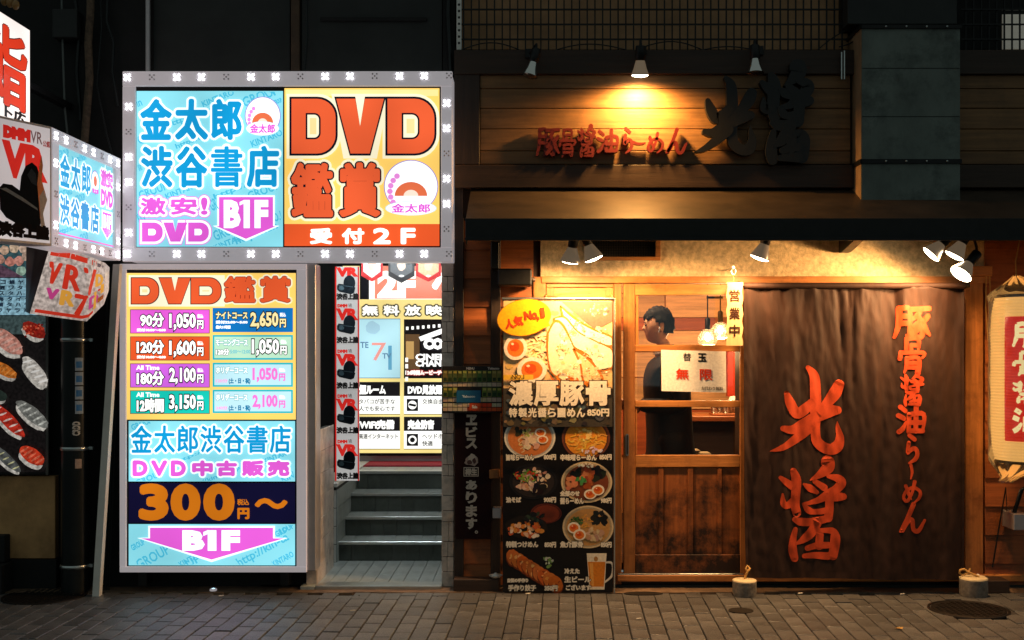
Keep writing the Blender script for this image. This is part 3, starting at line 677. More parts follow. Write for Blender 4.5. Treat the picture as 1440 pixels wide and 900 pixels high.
for i,(y0,y1,t1,t2,pr) in enumerate([(433,467,'ナイトコース',None,'2,650'),(471,506,'モーニングコース','120分','1,050'),(510,544,'ホリデーコース','(土・日・祝)','1,050'),(548,581,'ホリデーコース','(土・日・祝)','2,100')]):
    p=Print(front(Y2)); p.rect(299,y0,412,y1,L(*((16,112,184),(*TL,),(*TL,),(*TL,))[i] if i else (16,112,184)))
    if i: p.rect(301.5,y0+2.5,409.5,y1-2.5,L(*((0,0,0),(186,226,196),(186,226,236),(186,226,236))[i]))
    if i==0:
        p.text(t1,304,y0+6,348,y0+15,CR,.5,[(BK,1.4)]); p.text('受付22:00〜5:00',304,y0+18,348,y0+22,WT,.3); p.text('最大11時間',304,y0+25,324,y0+29,WT,.3); price(p,353,y0+7,pr,CR,BK,21,38)
    else:
        p.text(t1,304,y0+6,348,y0+15,L(240,244,240),.3,[(L(110,170,176),1)])
        if i==1: p.text(t2,304,y0+20,322,y0+28,WT,.4,[(L(90,110,110),1)]); p.text('5:00〜12:00',324,y0+21,352,y0+26,L(110,190,200),.2); price(p,355,y0+7,pr,WT,BK,21,37)
        else: p.text(t2,322,y0+22,352,y0+30,L(34,120,160),.4); p.text('120分' if i==2 else '240分',304,y0+23,320,y0+28,L(240,170,220),.3); price(p,356,y0+8,pr,L(236,118,206),None,18,34)
    p.flush('price_box',ps)
p=Print(front(fy-.0006)); p.rect(181,592,415,677,L(*CY)); cyanpat(p,182,593,414,676,[('GROUP',184,592,214,600,r),('KINTARO',370,638,410,645,r),('http://',240,640,290,646,r),('GROUP',190,668,230,676,r),('KIN',395,666,414,675,r),('http://kintaro.jp',260,669,340,676,r)]); p.flush('panel',ps)
p=Print(front(Y2))
for i,c in enumerate('金太郎渋谷書店'): a=185+i*32.6; p.text(c,a,599,a+28,636,L(*BL),.9,[(L(*WH),3.4)])
p.flush('lettering',ps)
p=Print(front(Y2))
for c,a,b in (('D',188,206),('V',214,234),('D',242,260),('中',272,298),('古',306,332),('販',342,370),('売',378,406)): p.text(c,a,649,b,668,L(*PK),1.8,[(L(*WH),4.2)])
p.flush('lettering',ps)
p=Print(front(fy-.0006)); p.rect(181,679,415,735,L(14,12,42)); p.flush('panel',ps)
GD=L(196,108,18)
p=Print(front(Y2))
for c,a,b in (('3',199,233),('0',244,278),('0',290,326)): p.text(c,a,684,b,728,GD,4.2)
p.text('税込',334,702,350,710,GD,.3); p.text('円',335,715,350,729,GD,1); p.text('〜',360,702,403,714,GD,1.8); p.flush('lettering',ps)
p=Print(front(fy-.0006)); p.rect(181,737,415,795,L(*CY))
cyanpat(p,182,738,414,794,[('GROUP',190,776,240,790,-.5),('http://kin-ta',330,766,410,782,-.5),('KINTARO',382,782,414,790,-.5),('GROUP',184,762,204,770,-.5),('jp',392,741,406,750,-.5),('KINTARO',250,781,290,788,-.5),('GROUP',386,741,414,749,-.5),('UP',262,784,282,794,-.5)]); p.flush('panel',ps)
p=Print(front(Y2)); arrow(p,211,384,742,757,198,400,787,2.6); p.text('B1F',260,748,334,772,L(*WH),3); flag(p,293,745,7,L(*WH)); p.flush('arrow_mark',ps)
for a in (200,400): pbx('foot',ps,m_blackm,a-6,a+6,803,824,YB+.03,-.05,.002)
# small glass marble of light under the sign
m=MB(); Y=-.14; m.lathe([(.001,.0),(.02,.002),(.024,.01),(.02,.018),(.001,.02)],(X(300,Y),Y,0),n=14,mat=m_selfglow); m.lathe([(.012,.0185),(.001,.0225)],(X(300,Y),Y,0),n=10,mat=emit('blue_lens',(.4,.75,1),3))
tag(m.build('ground_light',None,(X(300,Y),Y,0)),'tiny bluish light on the ground beneath the tall price sign','ground light')

# ------------------------------------------------------------------ stairwell posters
YW=2.28
wb=empty('information_board',(X(575,YW),YW,Z(637,YW)),'lit yellow and white board of shop services at the top of the stairs','sign')
pbx('casing',wb,m_blackm,480,650,372,641,YW+.002,YW+.04,.003)
fr=front(YW)
p=Print(fr); p.rect(482,374,648,637,L(246,222,140)); p.flush('panel',wb)
Yq=YW-.004; q=front(Yq)
p=Print(q); p.rect(506,374,519,421,L(16,16,20)); p.rect(519,374,648,421,L(240,236,226)); p.rect(527,374,648,420,L(236,138,112)); p.text('2F',534,384,581,416,L(242,242,234),3.4); p.text('へ',610,386,640,412,L(242,242,234),3); p.flush('poster',wb)
p=Print(q); 
for i,c in enumerate('無料放映'): p.text(c,510+i*30,430,531+i*30,443,L(244,240,228),.8,[(L(60,60,50),3)])
p.flush('lettering',wb)
p=Print(q); p.rect(500,448,563,532,L(70,120,150)); p.rect(501,449,562.5,531,L(178,222,232)); p.disc(524,461,10,9,L(160,200,216),20,.1); p.rect(546,486,551,520,L(96,160,190)); p.text('TE',507,481,518,489,L(90,130,160),.3); p.text('7',523,482,543,507,L(226,150,140),.1); p.text('TV',538,497,550,504,L(90,130,160),.3); p.flush('poster',wb)
p=Print(q); p.rect(568,449,648,532,L(18,14,14)); p.rect(570,470,590,520,L(96,70,44)); p.rect(571,480,582,505,L(190,150,90))
for i in range(11): p.rect(571+i*7.5,459.5-i*.6,574.5+i*7.5,464-i*.6,L(236,236,230))
for i in range(4): p.rect(570,503+i*9,574,509+i*9,L(236,236,230))
p.poly([(589,474),(640,455),(642,462),(592,480)],L(240,240,236)); p.poly([(592,480),(640,480),(640,496),(594,492)],L(28,26,30))
p.text('CO',597,477,622,490,L(244,244,240),1.6); p.text('CINEMA',585,498,640,506,L(244,244,240),.6); p.text('CHANNEL',585,507,643,515,L(244,244,240),.6); p.text('24時間ムービーチャンネル',573,521,645,527,L(250,230,220),.6,[(L(150,40,40),1.6)]); p.flush('poster',wb)
def info(x0,x1,y0,title,lines,sym=None,dark=(22,20,22)):
    p=Print(q); p.rect(x0,y0,x1,y0+46,L(60,60,50)); p.rect(x0,y0+.8,x1,y0+45,L(240,240,234)); p.rect(x0,y0+.8,x1,y0+20,L(*dark))
    p.text(title,x0+6,y0+5,x0+(54 if len(title)>4 else 42),y0+17,L(246,246,240),.65)
    xx=x0+5
    if sym: p.rect(x0+4,y0+24,x0+20,y0+41,L(20,20,22)); p.disc(x0+12,y0+32.5,6,6,L(240,240,234),20); p.disc(x0+12,y0+32.5,3.6,3.6,L(20,20,22),16) if sym==2 else p.poly([(x0+6,y0+33),(x0+8,y0+30),(x0+18,y0+32),(x0+16,y0+35)],L(20,20,22)); xx=x0+26
    for i,l in enumerate(lines): p.text(l,xx,y0+24+i*10,min(x1-3,xx+(len(l)*7.2)),y0+31+i*10,L(50,50,50),.15)
    p.flush('poster',wb)
info(500,562.5,537,'煙ルーム',['タバコが苦手な','人でも安心です'])
info(568,648,537,'DVD見放題',['交換自由'],1)
info(500,562.5,586,'WiFi完備',['高速インターネット'])
info(568,648,586,'完全防音',['ヘッドホン','快適'],2)
pn=[('red and white hexagonal pennant hanging left above the stairs',508,538,(196,30,34),(230,226,222)),('dark hexagonal pennant hanging between two red ones above the stairs',546,583,(26,22,24),(90,90,92)),('red hexagonal pennant with pale blonde print, nearest the tiled pillar',585,620,(196,30,34),(214,180,140))]
for lab,a,b,c,c2 in pn:
    Y=.9; m=MB(); pts=[(X(a,Y),Z(364,Y)),(X(b,Y),Z(364,Y)),(X(b,Y),Z(388,Y)),(X((a+b)/2,Y),Z(398 if c[0]<100 else 396,Y)),(X(a,Y),Z(388,Y))]
    t=empty('pennant',(X((a+b)/2,Y),Y,Z(364,Y)),lab,'pennant','pennants over the stair entrance')
    m.prism(pts,1,Y,Y+.004,P(*c)); m.build('cloth',t)
    p=Print(front(Y-.0005)); cx=(a+b)/2; p.poly([(a+3,360),(b-3,360),(b-3,382),(cx,391),(a+3,382)],P(*c2)); p.disc(cx,373,6,8,P(226,190,170),18,.05); p.disc(cx,388,4,1.6,P(230,226,220),12); p.flush('print',t)
# VR banner strip
def headset(p,cx,cy,w_,h_,mt,hl):
    p.disc(cx+w_*.12,cy-h_*.15,w_*.3,h_*.42,mt,18); p.poly([(cx-w_*.5,cy+h_*.0),(cx-w_*.42,cy-h_*.12),(cx+w_*.3,cy-.02*h_),(cx+w_*.42,cy+h_*.1),(cx+w_*.36,cy+h_*.38),(cx+w_*.2,cy+h_*.46),(cx-w_*.38,cy+h_*.32),(cx-w_*.5,cy+h_*.2)],mt)
    p.disc(cx-w_*.28,cy+h_*.12,w_*.14,h_*.12,hl,14,rot=.2); p.poly([(cx-w_*.46,cy-h_*.06),(cx+w_*.3,cy+h_*.04),(cx+w_*.3,cy+h_*.07),(cx-w_*.46,cy-h_*.03)],hl)
YV=.74
t=empty('vertical_banner',(X(488,YV),YV,Z(676,YV)),'narrow white and red banner repeating VR headsets, standing left of the stairs','banner')
pbx('board',t,L(200,198,196,s=.62),471,505,375,676,YV,YV+.02,.001)  # board given its own glow so the lower part stays bright
p=Print(front(YV-.001)); p.rect(471,375,473.2,676,L(200,36,30,s=.7)); p.rect(503,375,505,676,L(200,36,30,s=.7)); p.flush('border',t)
for y in (375,430,494,557,621):
    p=Print(front(YV-.001))
    if y>375: p.text('DMM',475,y-2,488,y+2,L(206,40,34,s=.8),.5); p.text('VR',490,y-3,495,y+2,P(90,80,80),.1)
    y2=max(y+5,378); 
    if y>375: p.text('VR',475,y+5,501,y+19,L(206,40,34,s=.8),1.5)
    else: p.text('VR',475,377,501,388,L(206,40,34,s=.8),1.5)
    headset(p,488,y+28 if y>375 else 402,28,26,P(18,24,30,rough=.9),P(66,84,92,rough=.9)); p.text('渋谷上陸',474,(y+44 if y>375 else 413),504,(y+52 if y>375 else 421),P(26,24,24,rough=.9),.6); p.flush('print',t)

# ------------------------------------------------------------------ projecting sign (face turned to the right)
XP=-2.62; ya,yb=-1.32,-.31; za,zb=2.785,2.137
mapR=lambda u,v,h:(XP+h,ya+(yb-ya)*u/100,za-(za-zb)*v/100)
t=empty('projecting_sign',(-2.7,-.8,zb),'lit cyan projecting sign with LED rim, end on to the wall beside the big sign','sign')
bx('casing',t,m_selfglow,XP-.16,XP-.022,ya,yb,zb,za,.004)
for a in ((ya,yb,za-.075,za),(ya,yb,zb,zb+.07),(ya,ya+.09,zb+.07,za-.075),(yb-.09,yb,zb+.07,za-.075)): bx('frame',t,m_selfglow,XP-.021,XP,a[0],a[1],a[2],a[3],.003)
bx('bracket',t,m_blackm,XP-.12,XP-.05,yb,.01,zb+.2,zb+.26,.003); bx('bracket',t,m_blackm,XP-.12,XP-.05,yb,.01,za-.26,za-.2,.003)
mp=lambda u,v,h: mapR(u,v,h-.018)
p=Print(mp); p.rect(9,11.5,91,89,L(*CY,s=.95)); cyanpat(p,10,12,90,88,[('GROUP',12,14,26,20,r),('http://kin',30,13,50,19,r),('KINTARO',12,48,30,53,r),('GROUP',34,48,48,54,r),('http://kin',10,80,34,86,r),('GROUP',40,82,52,88,r),('GROUP',76,72,90,80,r)]); p.rect(9,86.5,91,88,L(226,110,190)); p.flush('panel',t)
mp=lambda u,v,h: mapR(u,v,h-.012)
p=Print(mp)
for i,c in enumerate('金太郎'): p.text(c,13+i*14.5,19,25+i*14.5,45,L(*BL),.7,[(L(*WH),2.4)])
p.flush('lettering',t); p=Print(mp)
for i,c in enumerate('渋谷書店'): p.text(c,13+i*13.8,54,24.5+i*13.8,78,L(*BL),.7,[(L(*WH),2.4)])
p.flush('lettering',t); p=Print(mp)
p.disc(62,32,6,11,L(150,130,205),26); p.disc(62,32,5.4,10,L(240,240,244),26); p.disc(62,31,2.6,5,L(226,110,70),16); p.text('金太郎',57.5,38,66.5,42,L(*PK),.3); p.flush('emblem',t)
p=Print(mp); p.text('激安',71,18,89,32,L(*PK),.8,[(L(*WH),2.2)]); p.text('DVD',71,37,89,50,L(*PK),1,[(L(*WH),2.4)]); p.flush('lettering',t)
p=Print(mp); p.poly([(72,55),(89,55),(89,72),(91,72),(80.5,83),(70,72),(72,72)],L(*WH)); p.poly([(73.5,57),(87.5,57),(87.5,72.5),(88.5,73),(80.5,81),(72.5,73),(73.5,72.5)],L(*PK)); p.text('B1F',75,60,86,71,L(*WH),.8); p.flush('arrow_mark',t)
for i in range(8):
    yy=ya+.05+i*.13; led(t,XP+.001,yy,za-.037,i%3!=2,'x'); led(t,XP+.001,yy,zb+.033,i%3!=0,'x')
for i in range(3):
    zz=zb+.12+i*.17; led(t,XP+.001,ya+.045,zz,i%3!=1,'x'); led(t,XP+.001,yb-.045,zz,i%3!=1,'x')

# white poster panel at the end of the projecting sign
P1=Vector((-2.622,-1.335,0)); dv=Vector((-.15,-.31,0)).normalized(); nv=Vector((-dv.y,dv.x,0)); nv=nv if nv.x>0 else -nv
nv=Vector((abs(dv.y),-abs(dv.x),0)) 
def mapV(u,v,h):
    q=P1+dv*((75-u)/75*.344)+nv*h; return (q.x,q.y,za-(za-zb)*v/100)
t=empty('poster_box',(-2.75,-1.5,zb),'white box sign showing a black VR headset under large red letters','sign')
m=MB(); a=mapV(76,0,-.001); b=mapV(-70,0,-.001); c=mapV(-70,0,-.15); d=mapV(76,0,-.15)
m.hexa([(a[0],a[1],zb),(b[0],b[1],zb),(c[0],c[1],zb),(d[0],d[1],zb),(a[0],a[1],za),(b[0],b[1],za),(c[0],c[1],za),(d[0],d[1],za)],P(200,190,186)); m.build('casing',t)
p=Print(mapV); p.rect(-70,2,74,98,L(206,196,196,s=.72)); p.rect(-70,2,5,98,L(196,34,30,s=.6)); p.flush('panel',t)
p=Print(lambda u,v,h: mapV(u,v,h+.003)); RD=L(196,34,28,s=.8); p.text('DMM',11,8,44,15.5,RD,1.8); p.text('VR',46,7,62,16.5,L(110,80,80,s=.7),.2); p.text('公認',63,13,73,18,L(150,60,60,s=.7),.2); p.text('VR',11,21,64,46,RD,2.6); p.flush('lettering',t)
p=Print(lambda u,v,h: mapV(u,v,h+.009)); HB=P(16,20,24,rough=.9); p.poly([(30,58),(32,46),(38,37),(47,33),(54,36),(59,46),(60,72),(40,68)],HB); p.poly([(3,58),(8,54),(20,54),(34,59),(54,67),(59,72),(60,80),(57,87),(48,90),(30,86),(12,81),(4,75)],HB); p.poly([(4,58.5),(12,57),(34,63),(54,70),(55,72),(34,66),(12,60)],P(120,126,130,rough=.9)); p.poly([(40,44),(46,38),(52,42),(54,52),(46,50)],P(50,56,62,rough=.9)); p.poly([(54,50),(57,34),(60,26),(62,34),(60,46),(66,58),(60,70),(64,84),(58,78),(56,64)],P(214,120,60)); p.poly([(57,60),(63,54),(68,62),(62,74),(66,88),(59,86)],P(176,160,150)); p.text('渋谷上陸',2,85,69,95,P(26,20,20,rough=.9),1.4); p.flush('print',t)

# sushi light box, top left corner
XS=-3.0; s0,s1=-1.7,-.74; zt_,zb_=3.48,2.86
mapS=lambda u,v,h:(XS+h,s0+(s1-s0)*u/100,zt_-(zt_-zb_)*v/100)
t=empty('sushi_sign',(-3.08,-1.2,zb_),'white lit sign with huge red sushi character at the top left corner','sign')
bx('casing',t,P(190,180,176),XS-.18,XS-.001,s0,s1,zb_,zt_,.006)
p=Print(mapS); p.rect(1,1,99,99,L(238,226,220,s=.95)); p.flush('panel',t)
for (c,a,b,y0,y1) in (('鮨',34,93,12,82),):
    p=Print(lambda u,v,h: mapS(u,v,h+.003)); p.text(c,a,y0,b,y1,L(222,60,34,s=.9),1.8,[(L(60,10,10),2.6)]); p.flush('lettering',t)
p=Print(lambda u,v,h: mapS(u,v,h+.003)); p.text('ト広',66,84,92,94,L(30,24,24),.8); p.flush('lettering',t)
bx('bracket',t,m_blackm,XS-.1,XS-.05,s1,.01,zb_+.3,zb_+.34,.002)
m=MB(); 
for i in range(3): m.ball((X(6+i*8,-.9),-.9,Z(8+i*3,-.9)+.03),(.022,.022,.03),M('bulb_yellow',(150,110,60),.3),10,6)
tag(m.build('bulb_string',None,(X(10,-.9),-.9,Z(8,-.9))),'few dim yellowish bulbs above the sushi sign','bulbs')

# sushi poster on the wall
SL=lambda *c: L(*c,s=.5)
YS=-.09
t=empty('sushi_poster',(X(30,YS),YS,Z(665,YS)),'big poster of nigiri sushi with a pale blue menu strip, far left wall','poster')
pbx('board',t,P(20,18,18),-90,67,342,668,YS,-.062,.003); pbx('frame_strip',t,P(92,90,86),64,68,445,668,YS-.012,YS,.002)
fq=front(YS-.001); random.seed(3)
p=Print(fq); p.rect(-88,344,64,390,SL(60,92,98)); 
for (a,b,c) in ((6,352,(214,178,150)),(20,349,(220,190,160)),(34,350,(210,180,158)),(0,365,(206,150,130)),(14,368,(216,140,124)),(27,367,(220,150,134)),(37,361,(200,170,150)),(30,381,(160,190,170)),(-10,356,(210,170,150)),(-14,372,(214,140,124)),(5,384,(96,70,110)),(50,355,(200,160,140)),(52,374,(190,140,120))): p.disc(a,b,7,6.5,SL(*c),14,.12)
p.poly([(-88,372),(2,372),(34,390),(-88,390)],SL(100,72,90)); p.flush('print',t)
p=Print(fq); p.rect(-88,391,64,443,SL(150,196,214))
for j in range(6):
    for i in range(12):
        p.text(random.choice('アカサタナハマヤラワイウエコシス鮪鯛鰹海老貝'),-86+i*12.5,394+j*8,-79+i*12.5,399.5+j*8,SL(30,50,70),.3)
p.rect(-88,417,64,418,SL(60,110,140)); p.flush('print',t)
p=Print(fq); p.rect(-88,444,64,664,SL(24,20,20)); p.rect(-88,444,64,470,SL(66,84,84))
def nigiri(cx,cy,l,w_,rot,top,stripe=None,rice=True):
    if rice: p.disc(cx-2,cy+w_*.45,l*.95,w_*.8,SL(206,200,190),22,.06,rot)
    p.disc(cx,cy,l,w_*.8,SL(*top),24,.05,rot)
    for k in range(-2,3):
        dx,dy=k*l*.34*math.cos(rot),k*l*.34*math.sin(rot)
        if stripe: p.disc(cx+dx,cy+dy,w_*.12,w_*.62,SL(*stripe),10,.1,rot+.4)
nigiri(48,464,18,12,.5,(150,34,22))
for k in range(40): p.disc(48+random.uniform(-14,14),464+random.uniform(-9,9),1.6,1.5,SL(*random.choice(((196,60,36),(226,110,80),(130,20,16)))),8)
nigiri(12,480,26,15,.7,(206,140,124),(226,176,160)); nigiri(8,520,20,10,.5,(216,120,40),(236,150,70)); nigiri(52,522,26,12,.9,(214,206,196),(230,226,220))
nigiri(48,582,28,12,.7,(130,130,124),(200,200,190)); nigiri(14,590,32,11,.8,(196,50,34),(226,200,190)); nigiri(0,555,14,10,.4,(40,50,44)); nigiri(48,640,20,13,.6,(204,60,34),(226,110,80)); nigiri(12,644,28,9,.75,(90,92,90),(200,196,150)); nigiri(-30,540,24,14,.6,(206,120,100),(226,150,130)); nigiri(-40,610,24,14,.6,(214,206,196)); nigiri(-50,480,24,14,.6,(196,50,34))
p.flush('print',t); random.seed(11)

# curved printed bundle hanging beneath the projecting sign
t=empty('wrapped_banner',(X(100,-.7),-.7,Z(345,-.7)),'crumpled red and white printed banner bundle hanging under the projecting sign','banner')
top=[(37,343,-.5),(52,344,-.74),(70,347,-.86),(100,352,-.88),(128,361,-.84),(148,370,-.7),(154,376,-.5)]
bot=[(36,438,-.5),(37,439,-.74),(42,441,-.86),(84,447,-.88),(122,452,-.84),(146,428,-.7),(153,408,-.5)]
def lerp(a,b,f): return a+(b-a)*f
def bund(u,v,h):        # u 0..6 along the profile, v 0..1 down
    i=min(int(u),5); f=u-i; a=[lerp(top[i][k],top[i+1][k],f) for k in range(3)]; b=[lerp(bot[i][k],bot[i+1][k],f) for k in range(3)]
    Y=lerp(a[2],b[2],v)+.012*math.sin(v*5+u*4)-h; return (X(lerp(a[0],b[0],v),Y+h),Y,Z(lerp(a[1],b[1],v),Y+h))
m=MB(); NU,NV_=36,10
vs=[bund(6*i/NU,j/NV_,0) for j in range(NV_+1) for i in range(NU+1)]
fs=[(j*(NU+1)+i,j*(NU+1)+i+1,(j+1)*(NU+1)+i+1,(j+1)*(NU+1)+i) for j in range(NV_) for i in range(NU)]
mar=P(74,36,32); pw=L(214,196,186,s=.5)  # pale wrap given an added glow to brighten it
m.add(vs,[f for k,f in enumerate(fs) if (k%NU)<12],mar,True); m.add(vs,[f for k,f in enumerate(fs) if (k%NU)>=12],pw,True)
m.add([vs[i] for i in range(NU+1)],[tuple(range(NU+1))],mar); m.add([vs[NV_*(NU+1)+i] for i in range(NU+1)],[tuple(range(NU,-1,-1))],mar)
m.build('wrap',t)
def bq(pts,mat,hh): # subdivided quad strip from polygon rows
    pass
mb=lambda u,v,h: bund(2+u*4/100,v/100,h+.001)
p=Print(mb)
def bgrid(x0,y0,x1,y1,mat): p.grid(x0,y0,x1,y1,mat,8,4)
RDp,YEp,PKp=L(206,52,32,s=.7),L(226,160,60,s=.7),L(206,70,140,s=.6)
bgrid(3,4,60,12,RDp); bgrid(62,6,76,13,P(130,130,150)); bgrid(80,4,99,30,RDp); bgrid(82,34,99,46,P(210,190,190)); bgrid(80,48,99,96,P(30,28,26)); 
for (c,a,b,y0,y1,mt) in (('V',6,18,22,52,RDp),('R',24,40,22,56,RDp),('V',44,60,20,60,RDp),('D',62,72,28,50,YEp),('V',10,20,60,74,PKp),('R',24,36,60,80,YEp),('7',38,52,62,92,RDp),('D',54,66,66,84,PKp)): p.text(c,a,y0,b,y1,mt,1.4)
bgrid(66,58,72,62,RDp); bgrid(4,92,60,97,RDp); bgrid(60,60,64,92,YEp); bgrid(70,50,77,70,YEp); bgrid(66,76,78,86,P(214,120,40)); bgrid(84,56,90,62,P(200,196,190)); bgrid(88,66,94,72,P(200,196,190)); bgrid(84,76,90,88,P(200,196,190)); p.flush('print',t)
m=MB(); 
for a in (90,140): m.tube([(X(a,-.75),-.75,Z(352,-.75)),(X(a,-.75),-.75,zb+.01)],.004,6,m_blackm)
m.build('string',t)
# ================================================================== ramen shop
rs=empty('restaurant_building',(1.0,0,0),'wooden front of the ramen restaurant under the dark awning','building')
XR0=X(638)+.002; XE=4.6
m=MB(); m.box(XR0,XE,.06,.3,Z(337),5.6,m_dark); m.box(XR0,X(768),.06,.3,-.05,Z(337),m_dark); m.box(X(1045),XE,.06,.3,-.05,Z(337),m_dark); m.box(X(768),X(870),.06,.3,-.05,Z(337),m_dark); m.build('wall',rs)
pbx('plaster_wall',rs,m_plaster,760,1392,300,389,.0,.055,.002)
# lapped siding, board by board
def siding(a,b,y0,y1,first,gap,Y=0,dx=.0):
    z=Z(y1); zt=Z(y0); q=first
    while q>y0-1:
        z0=Z(min(q+gap,y1)); z1=Z(max(q,y0))
        if z1-z0>.02:
            m=MB(); m.hexa([(X(a),Y-.022,z0+.002),(X(b),Y-.022,z0+.002),(X(b),Y+.03,z0+.002),(X(a),Y+.03,z0+.002),(X(a),Y-.006,z1+.006),(X(b),Y-.006,z1+.006),(X(b),Y+.03,z1+.006),(X(a),Y+.03,z1+.006)],m_side)
            m.build('siding_board',rs)
        q-=gap
siding(640.5,690,300,822,792,40)
siding(704,750,300,822,792,40)
siding(1384,1560,300,822,792,40)
for a,b,mt in ((690,704,m_darkv),(750,768,m_wood),(1357,1383,m_wood)): pbx('post',rs,mt,a,b,330 if mt is m_darkv else 389,822,-.035,.05,.004)
pbx('post',rs,m_wood,863.5,874,398.5,822,-.03,.05,.003)
pbx('lintel',rs,m_woodh,761,1392,388.5,398,-.045,.05,.003)
pbx('lintel',rs,m_woodh,1352,1396,374,388,-.06,.05,.003)
# panelled upper strip over the banner and over the curtain
for a,b in ((768.5,863),(1246,1356)):
    pf=pbx('transom_panel',rs,m_woodh,a,b,398.6,822 if a<800 else 424,-.006,.05,.001)
    pbx('rail',pf,m_woodh,a,b,399,404,-.022,-.0065,.002); pbx('rail',pf,m_woodh,a,b,417,423,-.022,-.0065,.002)
    for u in (a,b-11): pbx('stile',pf,m_wood,u,u+11,404.3,416.7,-.020,-.0065,.002)
pbx('transom_rail',rs,m_woodh,1052,1245,398.6,404,-.02,.05,.002)
pbx('curtain_wall',rs,m_side,1046,1356,404.5,822,.01,.055,.002)
# plank sign wall
ys=[105,124.4,152.2,181.3,212,231]
for a,b in ((675,1196),(1346,1520)):
    for i in range(5):
        dz=random.uniform(-.004,.004); c=a
        pbx('plank',rs,m_plank,a,b,ys[i]+.6,ys[i+1]-.2,-.085+dz,-.06,.003)
    pbx('backing',rs,m_dark,a,b,104.4,231.4,-.06,.05,.001)
pbx('beam',rs,m_dark,638.8,1520,70,104.2,-.11,.055,.004)
pbx('beam',rs,m_dark,638.8,1520,231.6,264,-.11,.055,.004)
pbx('side_board',rs,m_darkv,638.8,674.5,104.4,231.4,-.10,.055,.004)
pbx('side_post',rs,m_darkv,639.2,652,264.3,821,-.055,-.023,.004)
pbx('upper_wall',rs,m_tan,650,1192,-120,69.5,.035,.057,0)
pbx('upper_wall',rs,m_facade2,1346,1520,-120,69.5,.035,.057,0)
pbx('pale_window',rs,emit('dim_pane',(.42,.38,.28),.18),1410,1446,20,69,.02,.034,.002)
# awning
zr,zf,zl=Z(262,0),Z(308,-.62),Z(337,-.62); xa,xf=X(663,0),X(655,-.62)
m=MB(); m.hexa([(xa,0,zr-.012),(XE,0,zr-.012),(XE,-.62,zf-.012),(xf,-.62,zf-.012),(xa,0,zr),(XE,0,zr),(XE,-.62,zf),(xf,-.62,zf)],m_rust)
aw=m.build('awning',rs)
bx('fascia',aw,m_awnd,xf-.002,XE,-.635,-.621,zl,zf+.003,.002)
bx('drip_edge',aw,m_awnd,xf-.004,XE,-.648,-.6355,zl-.008,zl+.012,.002)
m=MB(); m.prism([(0,zr-.01),(-.62,zf-.01),(-.62,zl),(-.6,zl-.03),(0,zr-.2)],0,xf-.0,xf+.006,m_awnd); m.build('side_cheek',aw)
for px in (1203,1500,):
    m=MB(); xx=X(px,-.3); m.prism([(-.02,zr-.05),(-.58,zf-.03),(-.58,zf-.07),(-.1,zl-.03),(-.02,zl-.03)],0,xx-.03,xx+.03,m_blackm); m.build('bracket',aw)
# vent over the door
v=pbx('vent',rs,M('vent_mesh',(120,96,66),.7,scale=80),828,927,340,366,-.012,.0,.001)
for a in ((826,929,361,366),(922,929,325,360.8)): pbx('frame',v,m_woodh,a[0],a[1],a[2],a[3],-.035,-.0125,.002)
mv=MB()
for i in range(40): mv.box(X(829+i*2.35),X(829.8+i*2.35),-.02,-.0125,Z(361),Z(325),m_blackm)
for i in range(16): mv.box(X(829),X(922),-.0225,-.0202,Z(360-i*2.3),Z(359.3-i*2.3),m_blackm)
o=mv.build('wire_mesh',v); o['kind']='stuff'

# sill and track
pbx('sill',rs,m_woodh,868,1500,809,818,-.06,.05,.004)
pbx('door_track',rs,m_nose,870,1046,807,808.6,-.05,-.02,.001)
pbx('footing_or_gap',rs,m_grout,640,1500,823,829,-.03,.05,0)
bx('footing_or_gap',rs,m_blackm,X(868),XE,-.01,.05,-.02,Z(818.5),0)  # black strip drawn for the shaded gap under the sill

# sliding door
sd=empty('sliding_door',(X(960),-.01,Z(808)),parent=rs)
WB=[m_wood,m_woodh]
pbx('stile',sd,m_wood,877,893,399,807,-.028,.008,.003); pbx('stile',sd,m_wood,1041,1056,399,807,-.028,.008,.003)
for a,b in ((400,415),(485,494.5),(563.5,572.5),(640,657)): pbx('rail',sd,m_woodh,893.3,1040.7,a,b,-.026,.006,.003)
pbx('rail',sd,m_worn,893.3,1040.7,780,807,-.026,.006,.003)
pbx('glazing_bead',sd,m_wood,893.5,898,415.3,484.7,-.018,.002,.002)
pbx('glazing_bead',sd,m_wood,893.5,896,572.8,639.7,-.018,.002,.002)
for a,b in ((415.3,484.7),(494.8,563.2),(572.8,639.7)): pbx('glass_pane',sd,glassy('window_glass',(.98,.97,.95),.05),896,1040,a,b,-.006,-.003,0)
for a,b in ((894,925.5),(933.5,967),(975.5,1009),(1015.5,1040.5)): pbx('panel',sd,m_worn,a,b,657.4,779.6,-.010,.0,.002)
for a,b in ((925.8,933.2),(967.3,975.2),(1009.3,1015.2)): pbx('batten',sd,m_worn,a,b,657.4,779.6,-.022,.0,.002)
m=MB(); 
pts=[(X(881.5)+.010*math.cos(a)+.0,Z(625)+(.062 if math.sin(a)>0 else -.062)+.010*math.sin(a)) for a in [math.pi*2*k/16 for k in range(16)]]
m.prism(pts,1,-.034,-.0285,m_nose); pts=[(X(881.5)+(x-X(881.5))*.6,Z(625)+(z-Z(625))*.9) for x,z in pts]; m.prism(pts,1,-.0348,-.0341,P(50,44,38)); m.build('handle',sd)

